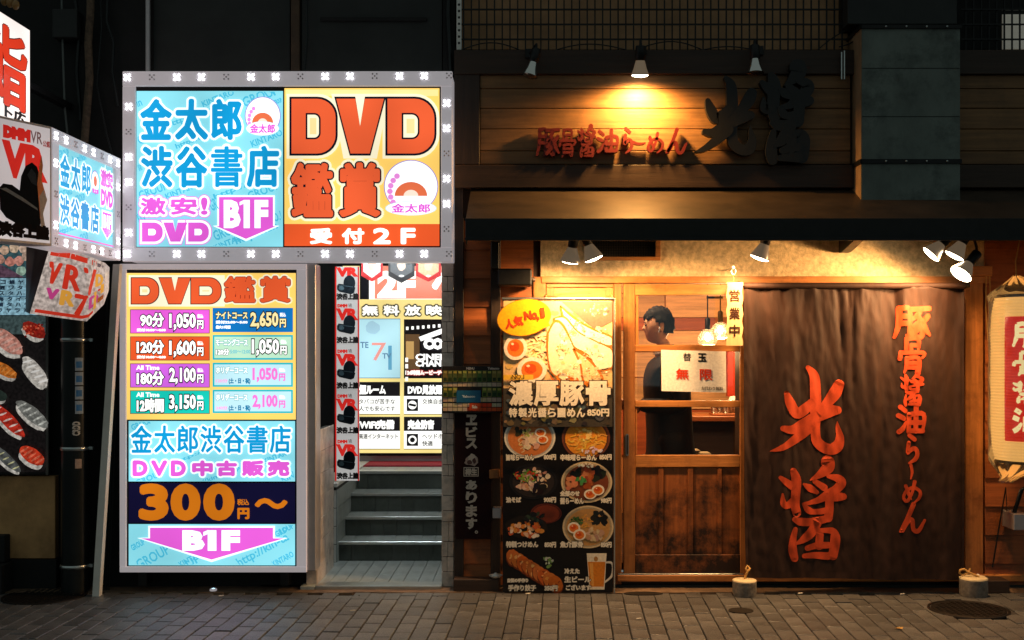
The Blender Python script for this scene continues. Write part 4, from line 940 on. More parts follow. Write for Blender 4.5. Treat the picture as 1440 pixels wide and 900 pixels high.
# column standing on the awning
t=empty('concrete_column',(X(1281,-.27),-.2,Z(283,-.27)),'broad weathered grey concrete pillar rising over the awning','pillar')
x0,x1=X(1212,-.27),X(1350,-.27); fy=-.27
m=MB(); zt_=Z(36,-.27)
m.hexa([(x0,fy,Z(283,fy)),(x1,fy,Z(283,fy)),(x1,.05,zr+.03),(x0,.05,zr+.03),(x0,fy,zt_),(x1,fy,zt_),(x1,.05,zt_),(x0,.05,zt_)],m_conc)
m.build('shaft',t)
m=MB(); m.hexa([(x0-.004,fy+.004,Z(283,fy)),(x0-.0005,fy+.004,Z(283,fy)),(x0-.0005,.05,zr+.02),(x0-.004,.05,zr+.02),(x0-.004,fy+.004,zt_),(x0-.0005,fy+.004,zt_),(x0-.0005,.05,zt_),(x0-.004,.05,zt_)],m_concb); m.build('side_cladding',t)
pbx('shaft',t,m_facade,1192,1346,-160,34,-.18,.05,.004)
for py,hh in ((38,2.5),(227,3)):
    m=MB(); m.box(x0-.012,x1+.008,fy-.012,fy-.001,Z(py+hh,fy),Z(py-hh,fy),m_blackm); m.box(x0-.014,x0-.005,fy-.012,.04,Z(py+hh,fy),Z(py-hh,fy),m_blackm)
    m.build('strap',t)
    for i in range(4):
        q=MB(); q.lathe([(.006,0),(.006,.004),(.001,.005)],(x0+.15+i*.13,fy-.0125,Z(py,fy)),(0,-1,0),8,m_nose); q.build('bolt',t)
for zz in (96,164):
    pbx('joint',t,m_facade2,1212.5,1349.5,zz-.5,zz+.5,fy-.001,fy+.01,0)
m=MB(); m.tube([(X(1183,-.13),-.14,Z(74,-.13)),(X(1183,-.13),-.14,Z(112,-.13))],.006,8,m_nose); m.tube([(X(1187,-.13),-.14,Z(72,-.13)),(X(1187,-.13),-.14,Z(112,-.13))],.006,8,m_nose)
tag(m.build('conduit',None,(X(1185),-.14,Z(112))),'two thin shiny vertical conduits left of the concrete pillar top','conduit')

# metal grille
gr=empty('metal_grille',(X(917,-.05),-.05,Z(70,-.05)),'black metal grille of vertical bars in front of the tan upper wall','grille')
q=MB(); q.box(-.0045,.0045,-.005,.005,0,1.0,m_blackm); bar=q.mesh('bar'); 
for i in range(50): piece('bar',bar,(X(652+i*10.86,-.05),-.05,Z(71,-.05)),gr)
for i in range(9): piece('bar',bar,(X(1358+i*10.86,-.05),-.05,Z(71,-.05)),gr)
for py in (13,34,55,-12,-40): pbx('crossbar',gr,m_blackm,645,1192,py-1,py+1,-.068,-.0555,0); 
for py in (13,34,55): pbx('crossbar',gr,m_blackm,1352,1480,py-1,py+1,-.068,-.0555,0)
pbx('end_post',gr,m_white,642,649,-120,70,-.07,-.03,.002)
for i in range(9):
    q=MB(); q.box(X(644,-.07),X(647,-.07),-.0712,-.0702,Z(62-i*9,-.07),Z(59-i*9,-.07),m_blackm); q.build('slot',gr)
def sag(a,b,n=10):
    return [(X(a[0]+(b[0]-a[0])*i/n,-.09),-.09,Z(a[1]+(b[1]-a[1])*i/n+a[2]*math.sin(math.pi*i/n),-.09)) for i in range(n+1)]
for k,(a,b,lb_) in enumerate((((645,72,-12),(735,72),'loop of black cable at the left end of the grille bottom'),((770,74,-10),(880,70),'long black cable arching left of the glowing lamp'),((905,66,-10),(990,71),'black cable arching just right of the glowing lamp'),((985,71,-5),(1060,70),'low black cable above the black carved characters'),((1150,70,-3),(1196,40),'black cable climbing to the concrete pillar'),((1180,66,4),(1215,46),'short cable running into the concrete pillar strap'))):
    m=MB(); m.tube(sag(a,b),.004,6,m_pipe); tag(m.build('loose_cable',None,(X(a[0],-.09),-.09,Z(a[1]))),lb_,'cable','loose cables along the grille')

# three dimensional brush lettering on the planks
def brush3d(ch,x0,y0,x1,y1,Yf,th,mat,name,parent,wf=1):
    sx,sy=(x1-x0)/100,(y1-y0)/100; sw=(sx+sy)/2*wf; m=MB(); e=0
    for st in BR[ch]:
        l,r,p=ribbon([(x0+x*sx,y0+y*sy,w_*sw) for x,y,w_ in st]); n=len(l); yf=Yf-e
        fl=[(X(a,Yf),yf,Z(b,Yf)) for a,b in l]; fr_=[(X(a,Yf),yf,Z(b,Yf)) for a,b in r]
        bl=[(a,Yf+th,c) for a,_,c in fl]; br=[(a,Yf+th,c) for a,_,c in fr_]
        V=fl+fr_+bl+br; fs=[]
        for i in range(n-1): fs+=[(i,i+1,n+i+1,n+i),(2*n+i,3*n+i,3*n+i+1,2*n+i+1),(i,2*n+i,2*n+i+1,i+1),(n+i,n+i+1,3*n+i+1,3*n+i)]
        m.add(V,fs,mat)
        for (c,nb) in ((p[0],p[1]),(p[-1],p[-2])):
            ec=endcap(c,c[2],nb[0]-c[0],nb[1]-c[1],-1); m.prism([(X(a,Yf),Z(b,Yf)) for a,b in ec],1,yf-.0003,Yf+th,mat)
        e+=.0007
    return m.build(name,parent)
bl3=M('black_lacquer_letters',(20,19,18),.5,var=.1); rd3=M('red_painted_letters',(98,19,13),.5,var=.15,dirt=.4,dscale=12,dirtcol=(90,16,10))
t=empty('shop_lettering',(X(1060,-.15),-.15,Z(228,-.15)),'two huge black carved brush characters on the plank wall','sign lettering')
brush3d('光',976,108,1066,228,-.16,.045,bl3,'character',t,1.15); brush3d('醤',1070,98,1142,230,-.16,.045,bl3,'character',t,1.5)
t=empty('red_lettering',(X(860,-.15),-.15,Z(220,-.15)),'row of small red carved characters on the lamplit plank wall','sign lettering')
for ch,a,b,c,d_ in (('豚',754,786,180,220),('骨',786,810,181,221),('醤',812,838,178,222),('油',840,870,182,215),('ら',873,892,180,216),('ー',888,908,190,212),('め',909,934,186,216),('ん',936,966,181,216)):
    brush3d(ch,a,c,b,d_,-.135,.03,rd3,'character',t,1.15)

m_glow=M('frosted_bulb',(96,88,80),.3,var=.05); m_glow.node_tree.nodes['Principled BSDF'].inputs['Emission Color'].default_value=(1,.7,.42,1); m_glow.node_tree.nodes['Principled BSDF'].inputs['Emission Strength'].default_value=.10
# ------------------------------------------------------------------ flood lamps
def flood(px,py,Yd,dr,lit,power,label,mount,grp,spread=168,r=.062,col=WARM):
    c=Vector((X(px,Yd),Yd,Z(py,Yd))); d=Vector(dr).normalized()
    mo=Vector(mount); t=empty('flood_lamp',mo,label,'lamp',grp)
    m=MB(); m.lathe([(.024,.0),(.03,.012),(r*.75,.055),(r,.092),(r*1.01,.1)],c-d*.1,d,20,m_glow if lit else m_chrome); m.build('reflector',t)
    m=MB(); m.lathe([(r*.99,.0),(r*.8,.008),(r*.4,.013),(.0005,.015)],c-d*.002,d,20,m_lamp if lit else m_glassoff); m.build('lens',t)
    m=MB(); m.lathe([(.001,-.085),(.027,-.085),(.031,-.08),(.031,.005),(.026,.01)],c-d*.1,d,14,m_blackm); m.build('socket',t)
    e=c-d*.175; m=MB(); m.tube([e,e+Vector((0,.0,.04)),(e+mo)/2+Vector((0,0,.02)),mo],.009,8,m_blackm); m.box(mo.x-.03,mo.x+.03,mo.y-.01,mo.y+.01,mo.z-.03,mo.z+.03,m_blackm,.003); m.build('arm',t)
    if lit:
        l=bpy.data.lights.new('lamp_light','SPOT'); l.energy=power; l.color=col; l.spot_size=math.radians(spread); l.spot_blend=.6; l.shadow_soft_size=.05
        o=bpy.data.objects.new('lamp_light',l); sc.collection.objects.link(o); o.parent=t; o.location=c+d*.022-mo; o.rotation_euler=d.to_track_quat('-Z','Y').to_euler()
    return t
G1='flood lamps over the plank sign'; G2='flood lamps under the awning'
flood(745,107,-.24,(-.25,-.12,-1),False,0,'unlit silver flood lamp over the left end of the plank wall',(X(745),-.12,Z(82)),G1,r=.05)
flood(900,106,-.24,(0,.18,-1),True,170,'glowing orange flood lamp over the middle of the plank wall',(X(900),-.12,Z(78)),G1,spread=172,r=.055,col=(1,.5,.13))
flood(1062,103,-.24,(.0,-.1,-1),False,0,'unlit copper-tinted flood lamp above the black carved characters',(X(1062),-.12,Z(78)),G1,r=.055)
zM=lambda Y: Z(337,-.62)+.06
flood(802,368,-.4,(-.15,.25,-1),True,75,'lit flood lamp under the awning, left of the pair by the vent',(X(800,-.4),-.42,zM(0)+.07),G2)
flood(835,364,-.4,(.4,.05,-1),True,80,'lit flood lamp under the awning, right of the pair by the vent',(X(832,-.4),-.42,zM(0)+.07),G2)
flood(1068,363,-.4,(-.35,.1,-1),True,70,'single lit flood lamp under the awning above the dark curtain',(X(1078,-.4),-.42,zM(0)+.07),G2)
flood(1309,358,-.42,(-.72,.12,-.75),True,70,'lit flood lamp at the awning right end, leftmost of three',(X(1330,-.42),-.42,zM(0)+.08),G2)
flood(1342,360,-.45,(-.5,.1,-.9),True,60,'lit flood lamp at the awning right end, upper middle of three',(X(1352,-.45),-.42,zM(0)+.08),G2)
flood(1351,386,-.5,(-.68,-.2,-.8),True,90,'lit flood lamp at the awning right end, lowest and largest of three',(X(1366,-.42),-.40,zM(0)+.04),G2,r=.07)
m=MB(); m.box(X(700,-.2),X(748,-.2),-.24,-.05,Z(402,-.2),Z(378,-.2),m_blackm,.01); m.box(X(690,-.2),X(702,-.2),-.2,-.03,Z(378,-.2),Z(340,-.2),m_blackm,.006)
m.lathe([(.014,0),(.014,.03),(.01,.034)],(X(746,-.2),-.2,Z(392,-.2)),(1,0,-.3),12,m_rust)
tag(m.build('camera_box',None,(X(720,-.2),-.04,Z(402,-.2))),'black box housing fixed in the corner above the menu banner','housing')

# ------------------------------------------------------------------ curtain
CL=P(36,24,18)
m_cloth=M('curtain_cloth',(47,26,16),.7,var=.3,scale=14,bump=.25,stretch=(1,1,.25),spec=.3,coat=0)
cx0,cx1,cy0,cy1=1046,1357,402,811
def cloth(u,v,h):
    f=(u-cx0)/(cx1-cx0); g=(v-cy0)/(cy1-cy0); tp=1-.55*g
    d=.030*noise.noise(Vector((f*5.5,g*.9,3)))*1.5+.022*noise.noise(Vector((f*14+g*1.5,g*1.3,7)))*(1.2-.5*g)+.008*noise.noise(Vector((f*30-g*4,g*6,1)))+.004*noise.noise(Vector((f*60,g*26,5)))
    d+=.010*math.exp(-((f-.42-.03*math.sin(g*5))/.012)**2)*(1-g)+.012*math.exp(-((f-.5+.05*g)/.02)**2)*max(0,1-g*1.4)+.003*noise.noise(Vector((f*150,g*8,2)))*max(0,1-g*3)
    Y=-.2+d-.03*g; uu=u-(4*(g**2) if f>.5 else -2*g*g)*(abs(f-.5)*2)
    vv=v+(3*f*g)
    return (X(uu,-.2),Y-h,Z(vv,-.2))
t=empty('shop_curtain',(X(1200,-.2),-.2,Z(402,-.2)),'tall dark brown cloth curtain with orange brush characters across the entrance','curtain')
p=Print(cloth); p.h=0; p.grid(cx0,cy0,cx1,cy1,m_cloth,130,90); o=p.flush('cloth',t)
for a,b,c,d_ in ((cx0,cy1-9,cx1,cy1),(cx0,cy0+1,cx0+4,cy1-9.5),(cx1-4,cy0+1,cx1,cy1-9.5)):
    p=Print(cloth); p.h=.0042; p.grid(a,b,c,d_,m_cloth,130 if c-a>50 else 2,90 if c-a<50 else 2); p.flush('hem',t)
o=[c for c in t.children if c.name.startswith('cloth')][0]; md=o.modifiers.new('thickness','SOLIDIFY'); md.thickness=.003; md.offset=1
m=MB(); m.tube([(X(1040,-.2),-.2,Z(401,-.2)),(X(1362,-.2),-.2,Z(401,-.2))],.014,12,m_rust); m.build('rod',t)
m=MB(); m.tube([(X(cx0,-.2),-.2,Z(402,-.2)),(X(cx1,-.2),-.2,Z(402,-.2))],.021,12,m_cloth); m.build('sleeve',t)
for px in (1040,1362):
    m=MB(); m.box(X(px,-.2)-.01,X(px,-.2)+.01,-.2,-.02,Z(404,-.2),Z(396,-.2),m_blackm,.002); m.build('rod_bracket',t)
org=M('orange_dye',(196,68,24),.65,var=.08,scale=30,bump=0)
def cbrush(ch,x0,y0,x1,y1,wf=1.0):
    p=Print(cloth); p.h=.0032; sx,sy=(x1-x0)/100,(y1-y0)/100; sw=(sx+sy)/2*wf
    for st in BR[ch]:
        l,r,q=ribbon([(x0+x*sx,y0+y*sy,w_*sw) for x,y,w_ in st]); n=len(l); K_=6
        vs=[cloth(l[i][0]+(r[i][0]-l[i][0])*k/K_,l[i][1]+(r[i][1]-l[i][1])*k/K_,p.h) for k in range(K_+1) for i in range(n)]
        p.mb.add(vs,[(k*n+i,k*n+i+1,(k+1)*n+i+1,(k+1)*n+i) for k in range(K_) for i in range(n-1)],org,True)
        for (c,nb) in ((q[0],q[1]),(q[-1],q[-2])):
            e=endcap(c,c[2],nb[0]-c[0],nb[1]-c[1],-1); p.mb.add([cloth(a,b,p.h) for a,b in e],[tuple(range(7))],org)
        p.h+=.00012
    p.flush('character',t)
cbrush('光',1081,515,1190,650); cbrush('醤',1093,652,1190,788)
for ch,a,b,c,d_ in (('豚',1257,1306,431,476),('骨',1263,1300,474,524),('醤',1265,1298,524,570),('油',1261,1301,568,608),('ら',1269,1294,610,651),('｜',1273,1290,652,672),('め',1267,1297,674,706),('ん',1263,1302,706,746)): cbrush(ch,a,c,b,d_,1.3)

# stone weights with rope, salt dishes
m_stone=M('weight_stone',(120,112,102),.8,var=.4,scale=26,bump=.8,dirt=.5,dscale=16,dirtcol=(60,54,46)); m_stop=M('weight_top',(206,188,150),.7,var=.12,scale=30,bump=.2)
m_rope=M('straw_rope',(196,150,84),.8,scale=60,bump=.5)
def stone(px,py,rx,hh,label,lean):
    Y=-.26; c=Vector((X(px,Y),Y,0)); t=empty('stone_weight',c,label,'weight','stone weights holding the curtain')
    m=MB(); n=28
    pr=[(rx*.93,0),(rx*1.0,hh*.25),(rx*.98,hh*.8),(rx*1.0,hh*.9),(rx*.96,hh)]
    m.lathe(pr,c,n=n,mat=m_stone); m.build('body',t)
    m=MB(); m.lathe([(rx*.985,hh*.88),(rx*.99,hh*1.0),(rx*.9,hh*1.03),(.001,hh*1.05)],c,n=n,mat=m_stop); m.build('top_face',t)
    m=MB(); b=c+Vector((lean*.3,0,hh*1.03))
    m.tube([b,b+Vector((.01,0,.03)),b+Vector((.02,-.01,.055)),b+Vector((.035,0,.07)),b+Vector((.02,.01,.085)),b+Vector((.008,0,.07)),b+Vector((.02,0,.05))] if lean==0 else
           [b+Vector((.06,-.01,.004)),b+Vector((.02,-.015,.02)),b+Vector((-.01,0,.035)),b+Vector((-.03,0,.05)),b+Vector((-.055,0,.045)),b+Vector((-.06,0,.025)),b+Vector((-.04,0,.012)),b+Vector((0,0,.03)),b+Vector((.01,0,.055))],.007,8,m_rope); m.build('rope_loop',t)
stone(1047,830,.077,.1,'round pale stone weight with a short upright rope loop, at the curtain left corner',0)
stone(1369,830,.088,.115,'larger round stone weight with a salt dish above it, at the curtain right corner',-.1)
def dish(px,py,Y,z,label,r=.045):
    c=(X(px,Y),Y,z); m=MB(); m.lathe([(.001,.0),(r*.5,.0),(r*.95,.016),(r,.02),(r*.9,.018),(.001,.012)],c,n=24,mat=P(230,222,206))
    t=empty('salt_dish',c,label,'dish'); m.build('dish',t); m=MB(); m.lathe([(r*.62,.015),(r*.4,.024),(r*.12,.034),(.001,.036)],c,n=14,mat=M('salt',(236,230,218),.9,scale=200,bump=.4)); m.build('salt_mound',t)
m=MB(); 
dish(1375,809,-.16,.083,'small white salt dish above the larger stone weight at right')
bx('ledge_block',rs,m_dark,X(1352),X(1402),-.2,-.061,.0,.0815,.004)
dish(697,806,-.12,.083,'small white salt dish in the dark corner left of the menu banner')
bx('ledge_block',rs,m_dark,X(640),X(703),-.16,-.056,.0,.0815,.004)

# hanging plaque
t=empty('wooden_plaque',(X(1033,-.24),-.24,Z(383,-.24)),'wavy edged pale wooden open-for-business plaque hanging by the curtain','plaque')
m=MB(); n=14; pts=[]
for i in range(n+1):
    y=397+(486-397)*i/n; pts.append((X(1022+.9*math.sin(i*1.7),-.24),Z(y,-.24)))
for i in range(n,-1,-1):
    y=397+(486-397)*i/n; pts.append((X(1044+1.0*math.sin(i*1.9+1),-.24),Z(y,-.24)))
m.prism(pts,1,-.246,-.232,M('pale_plaque_wood',(226,196,140),.5,var=.1,scale=3,stretch=(12,12,1.5),bump=.1)); m.build('board',t)
p=Print(front(-.2465)); 
for c,a in (('営',408),('業',433),('中',457)): p.text(c,1026,a,1040,a+16,P(60,34,20),.45)
p.flush('lettering',t)
m=MB(); c=Vector((X(1031.5,-.24),-.238,Z(383,-.24))); m.tube([c+Vector((.014*math.cos(a),0,.02*math.sin(a)+.005)) for a in [2*math.pi*k/12 for k in range(13)]],.0035,6,m_nose); m.tube([c+Vector((0,0,-.01)),c+Vector((0,.003,-.06))],.003,6,m_rope); m.build('hook',t)
m=MB(); m.ball((X(1031,-.24),-.235,Z(376,-.24)),.012,P(240,240,240,rough=.1),12,8); m.tube([(X(1031,-.24),-.235,Z(376,-.24)),(X(1031,-.24),-.0,Z(376,-.24))],.004,6,m_nose); m.build('glint_knob',t)  # white ball stands in for a bright glint at the hook

# paper notice on the door
t=empty('paper_notice',(X(975,-.04),-.04,Z(552,-.04)),'white paper notice with red characters taped to the door glass','notice')
rot=lambda u,v,h: front(-.04)(u+.012*(v-523),v+.025*(u-976),h+.004*math.sin((u-930)/30))
p=Print(rot); p.h=0; p.grid(930,493,1021,551,P(246,240,230,rough=.7),12,6); o=p.flush('sheet',t)
p=Print(rot); p.h=.0012; p.text('替',961,497,972,508,P(24,20,18),.12); p.text('玉',982,497,993,508,P(24,20,18),.5); p.text('無',951,519,968,534,P(206,62,24),.4); p.text('限',984,519,1001,534,P(206,62,24),.4); p.text('お代わり無料',986,543,1016,548,P(70,60,50),.1); p.flush('lettering',t)

# ------------------------------------------------------------------ menu banner
YM=-.2
t=empty('menu_banner',(X(784,YM),YM,.01),'tall black photo menu banner with ramen bowls, beer and white prices','banner')
fm=front(YM)
pbx('sheet',t,P(22,18,18,rough=.3),707,862,421,833,YM,YM+.006,.001)
m=MB(); m.tube([(X(706,YM),YM,Z(420,YM)),(X(863,YM),YM,Z(420,YM))],.009,8,m_nose); m.build('top_rod',t)
m=MB(); m.tube([(X(864,YM),YM+.01,.0),(X(864,YM),YM+.01,Z(419,YM))],.006,8,m_nose); m.build('stand_pole',t)
for px in (768,862): 
    m=MB(); m.tube([(X(px,YM),YM,Z(419,YM)),(X(px,YM),-.02,Z(412,YM))],.004,6,m_rope); m.build('tie',t)
random.seed(5)
def rc(c,j=14): return P(*[max(0,min(255,int(x+random.uniform(-j,j)))//6*6) for x in c])
def blobs(p,cx,cy,rx,ry,n,cols,s0,s1):
    for _ in range(n):
        a=random.uniform(0,6.28); r=math.sqrt(random.random()); p.disc(cx+rx*r*math.cos(a),cy+ry*r*math.sin(a),random.uniform(s0,s1),random.uniform(s0,s1)*.8,rc(random.choice(cols),8),9,.25,random.random()*3); 
def noodle(p,cx,cy,rx,ry,n,col,w_):
    for _ in range(n):
        a=random.uniform(0,6.28); r=math.sqrt(random.random())*.8; x=cx+rx*r*math.cos(a); y=cy+ry*r*math.sin(a); b=random.uniform(0,6.28); L_=random.uniform(.25,.6)*rx
        l,rr,q=ribbon([(x,y,w_),(x+math.cos(b)*L_*.5,y+math.sin(b)*L_*.4,w_),(x+math.cos(b+.7)*L_,y+math.sin(b+.7)*L_*.8,w_*.7)]); vs,fs=strip(l,rr)
        vs=[(min(max(u,708),861),min(max(v,423),830)) for u,v in vs]
        p.mb.add([p.map(u,v,p.h) for u,v in vs],fs,rc(col,10)); p.h+=.00002
def clipd(p,x0,y0,x1,y1,n,cols,s0,s1):
    for _ in range(n):
        s=random.uniform(s0,s1); p.disc(random.uniform(x0+s,x1-s),random.uniform(y0+s,y1-s),s,s*.7,rc(random.choice(cols),8),9,.25)
p=Print(fm,.00003)
p.rect(708,423,861,548,P(226,186,128)); clipd(p,708,424,861,546,60,[(236,206,156),(214,160,90),(240,220,180),(226,176,110)],3,9)
p.poly([(790,424),(861,424),(861,452),(838,464),(822,452),(806,438)],P(132,100,84)); blobs(p,838,436,18,9,46,[(180,150,130),(110,84,70),(220,196,170),(150,110,80)],.7,2.2)
def slab(pts,fill,edge,w_=3.2):
    p.poly(pts,rc(fill,3)); l,r,q=ribbon([(x,y,w_*random.uniform(.5,1.3)) for x,y in pts+[pts[0]]]); vs,fs=strip(l,r)
    p.mb.add([p.map(min(x,861),min(y,548),p.h) for x,y in vs],fs,rc(edge,4)); p.nx()
noodle(p,760,486,26,40,70,(246,222,170),2.4); noodle(p,730,470,20,18,24,(230,180,110),2.2)
slab([(788,430),(806,446),(832,462),(860,474),(860,486),(838,482),(812,468),(795,452)],(246,232,206),(196,120,44))
slab([(778,448),(794,446),(812,466),(838,480),(861,492),(861,516),(842,520),(826,500),(808,488),(795,470)],(244,226,196),(186,104,34))
slab([(770,470),(780,452),(792,458),(806,486),(816,508),(824,534),(800,540),(776,524),(770,500)],(242,222,186),(190,108,36))
slab([(806,490),(826,504),(842,522),(846,536),(822,538),(816,512)],(238,206,156),(196,112,40))
clipd(p,776,456,858,534,26,[(250,240,220),(232,200,150),(246,228,196)],1.5,5)
noodle(p,800,538,40,6,14,(214,120,40),2.6)
for qx,qy in ((812,458),(842,470),(800,470),(830,500),(790,492),(800,520),(832,528)): noodle(p,qx,qy,15,8,9,random.choice(((255,246,226),(222,176,120),(240,214,170),(206,150,90))),.8); blobs(p,qx,qy,16,12,12,[(214,166,106),(255,250,236),(200,140,80)],.5,1.6)
def egg(cx,cy,rx,ry,ro=0):
    p.disc(cx,cy,rx,ry,P(240,228,208),22,.01,ro); p.disc(cx,cy+.4,rx*.72,ry*.72,P(226,120,40),20,.02,ro); p.disc(cx-rx*.1,cy-ry*.1,rx*.42,ry*.4,P(210,78,24),14,.08,ro); p.disc(cx-rx*.25,cy-ry*.3,rx*.13,ry*.1,P(250,220,180),8)
egg(725,489,16.5,17.5); egg(748,520,21,18)
p.rect(708,527,750,534,P(230,180,60)); 
p.rect(708,546,861,600,P(64,58,50)); clipd(p,708,546,861,600,90,[(50,46,44),(110,96,70),(80,90,96),(140,120,84),(40,38,40),(70,60,46)],2,7)
p.flush('food_photo',t)
p=Print(fm,.00003); p.h=.014; 
IV=P(236,226,206); IKR=P(40,24,18)
p.text('NO.1',720,527,737,533,P(50,36,20),.1)
for c,a,b in (('濃',717,748),('厚',752,784),('豚',788,820),('骨',825,857)):
    p.text(c,a,537,b,569,IV,1.4,[(IKR,2.6)])
for i,c in enumerate('特製光醤らーめん'): p.text(c,716+i*13.6,574,727+i*13.6,586,IV,.55)
p.text('850円',826,575,856,585,IV,.55); p.flush('lettering',t)
bowls=[(745,615,36,30,(226,220,206),(206,120,60),'a'),(824,616,34,30,(110,60,40),(222,140,40),'b'),(750,677,34,25,(24,22,26),(44,36,34),'c'),(825,678,36,29,(214,190,150),(120,60,34),'d'),(768,722,22,14,(100,40,28),(120,50,30),'e'),(827,741,36,30,(214,190,150),(190,140,80),'f')]
for cx,cy,rx,ry,rim,br_,k in bowls:
    p=Print(fm,.00003); p.h=.001
    p.disc(cx,cy,rx,ry,P(*rim),36); p.disc(cx,cy,rx*.93,ry*.93,P(*[int(x*.8) for x in rim]),36); p.disc(cx,cy+.5,rx*.86,ry*.86,P(*br_),34)
    if k=='a': noodle(p,cx,cy+6,22,16,30,(232,190,140),1.6); blobs(p,cx-13,cy-8,7,5,12,[(40,44,34),(60,56,40)],2,4); blobs(p,cx+2,cy+6,12,10,16,[(232,206,180),(216,170,140)],3,6); blobs(p,cx-2,cy-6,8,5,14,[(170,180,90),(210,200,130)],1,2.4); egg(cx+15,cy-7,8,6); egg(cx+18,cy+3,8,6)
    if k=='b': noodle(p,cx,cy,25,18,60,(240,180,70),1.8); blobs(p,cx,cy-6,12,8,20,[(250,210,120),(236,150,50)],1.5,4); blobs(p,cx+8,cy+16,16,5,14,[(220,200,230),(240,220,220)],1,3)
    if k=='c': blobs(p,cx-2,cy-2,24,16,46,[(222,190,160),(236,214,190),(206,150,120)],2,5); blobs(p,cx-10,cy-8,16,9,36,[(120,160,60),(160,190,90),(200,60,30),(90,130,40)],1.2,3); blobs(p,cx+6,cy+8,9,8,8,[(26,24,26)],3,6)
    if k=='d': blobs(p,cx+14,cy-10,12,9,16,[(20,22,24),(34,38,34)],3,7); blobs(p,cx-16,cy-12,9,7,10,[(22,24,26)],3,6); blobs(p,cx+2,cy-6,9,14,22,[(176,90,50),(150,70,40),(206,130,90)],3,6); blobs(p,cx-20,cy+3,8,9,12,[(214,130,90),(190,100,70)],3,5); blobs(p,cx-8,cy-2,7,6,10,[(60,130,60),(80,150,80)],2,4.5); egg(cx+5,cy+17,9,7); egg(cx+16,cy+11,9,7.5); blobs(p,cx-2,cy-24,12,3,16,[(240,230,210)],1,2.4)
    if k=='e': 
        p.disc(740,741,30,16,P(30,22,18),26,.03); blobs(p,740,745,24,12,60,[(222,140,60),(206,100,50),(236,190,150),(240,220,200)],1.6,4.5); blobs(p,752,728,14,8,26,[(30,40,34),(50,64,54),(24,26,28)],2,4.5)
    if k=='f': blobs(p,cx+16,cy-10,9,12,14,[(22,24,26),(30,32,34)],3,7); noodle(p,cx-4,cy-8,9,12,22,(226,160,70),1.8); blobs(p,cx-16,cy-8,8,6,16,[(50,90,40),(80,110,60)],1.5,3.5); blobs(p,cx+6,cy+10,14,8,20,[(190,150,116),(214,184,150)],3,5); egg(cx-20,cy+1,9,8); egg(cx-12,cy+11,9,8)
    p.flush('food_photo',t)
p=Print(fm,.00003); p.h=.001
for i in range(9):
    x,y=722+i*7.4,784+i*4.6
    p.disc(x,y+2,10,13,P(120,52,20),20,.06,-.5); p.disc(x,y,9.4,12,rc((206,104,44),12),20,.06,-.5); blobs(p,x,y,6,8,7,[(236,150,80),(150,60,24),(240,180,110)],1,3)
blobs(p,770,790,8,7,14,[(214,220,190),(120,160,90)],1.5,3); p.flush('food_photo',t)
p=Print(fm,.00003); p.h=.001       # glass of beer
p.poly([(825,778),(853,778),(850,829),(829,829)],P(240,226,200)); p.poly([(826.5,790),(851.5,790),(849,825),(830,825)],P(222,130,36)); p.poly([(829,792),(834,792),(835,824),(832,824)],P(240,170,80)); p.disc(838,786,3,3.6,P(180,130,70),12)
l,r_,q=ribbon([(851,791,2.6),(859,791,3),(862,797,3),(860,810,3),(850,819,2.6)]); vs,fs=strip(l,r_); vs=[(min(u,861.5),v) for u,v in vs]; p.mb.add([fm(u,v,p.h) for u,v in vs],fs,P(226,216,200)); p.flush('food_photo',t)
p=Print(fm,.00003); p.h=.014
for s,x0,x1,y0,y1 in (('旨味らーめん',712,752,639,647),('800円',765,783,639,646),('辛味噌らーめん',788,840,639,647),('850円',843,861,639,646),('油そば',712,734,699,706),('900円',765,783,699,706),('全部のせ',788,816,690,697),('醤らーめん',788,822,700,708),('980円',845,861,700,707),('特製つけめん',712,758,761,769),('850円',766,783,762,769),('魚介豚骨',788,821,761,769),('850円',845,861,762,769),('自慢の手作り',714,744,813,818),('手作り餃子',715,755,822,830),('350円',766,785,823,830),('冷えた',794,816,799,806),('生ビール',794,832,810,818),('ございます',796,832,822,829)):
    p.text(s,x0,y0,x1-1.5,y1,IV,.5,[(P(20,14,12),1.1)])
p.flush('lettering',t)
# speech bubble badge
p=Print(lambda u,v,h: front(YM-.018)(u,v,h)); pts=[(737+38*math.cos(a)-0,446.5+26*math.sin(a)+(-.10)*38*math.cos(a)) for a in [2*math.pi*k/40 for k in range(40)]]
p.poly(pts,P(200,110,20)); pts=[(737+(x-737)*.985,446+(y-446)*.975) for x,y in pts]; p.poly(pts,P(232,178,24)); p.poly([(759,463),(774,458),(770,452)],P(232,178,24))
for c,x0,x1,y0,y1 in (('人',711,722,449,462),('気',723,735,445,458),('N',738,747,438,449),('o',748.5,755,440,448),(',',756,758,446,450),('1',761,765,433,446)): p.text(c,x0,y0,x1,y1,P(206,62,20),.8,rot=-.14)
o=p.flush('badge',t)

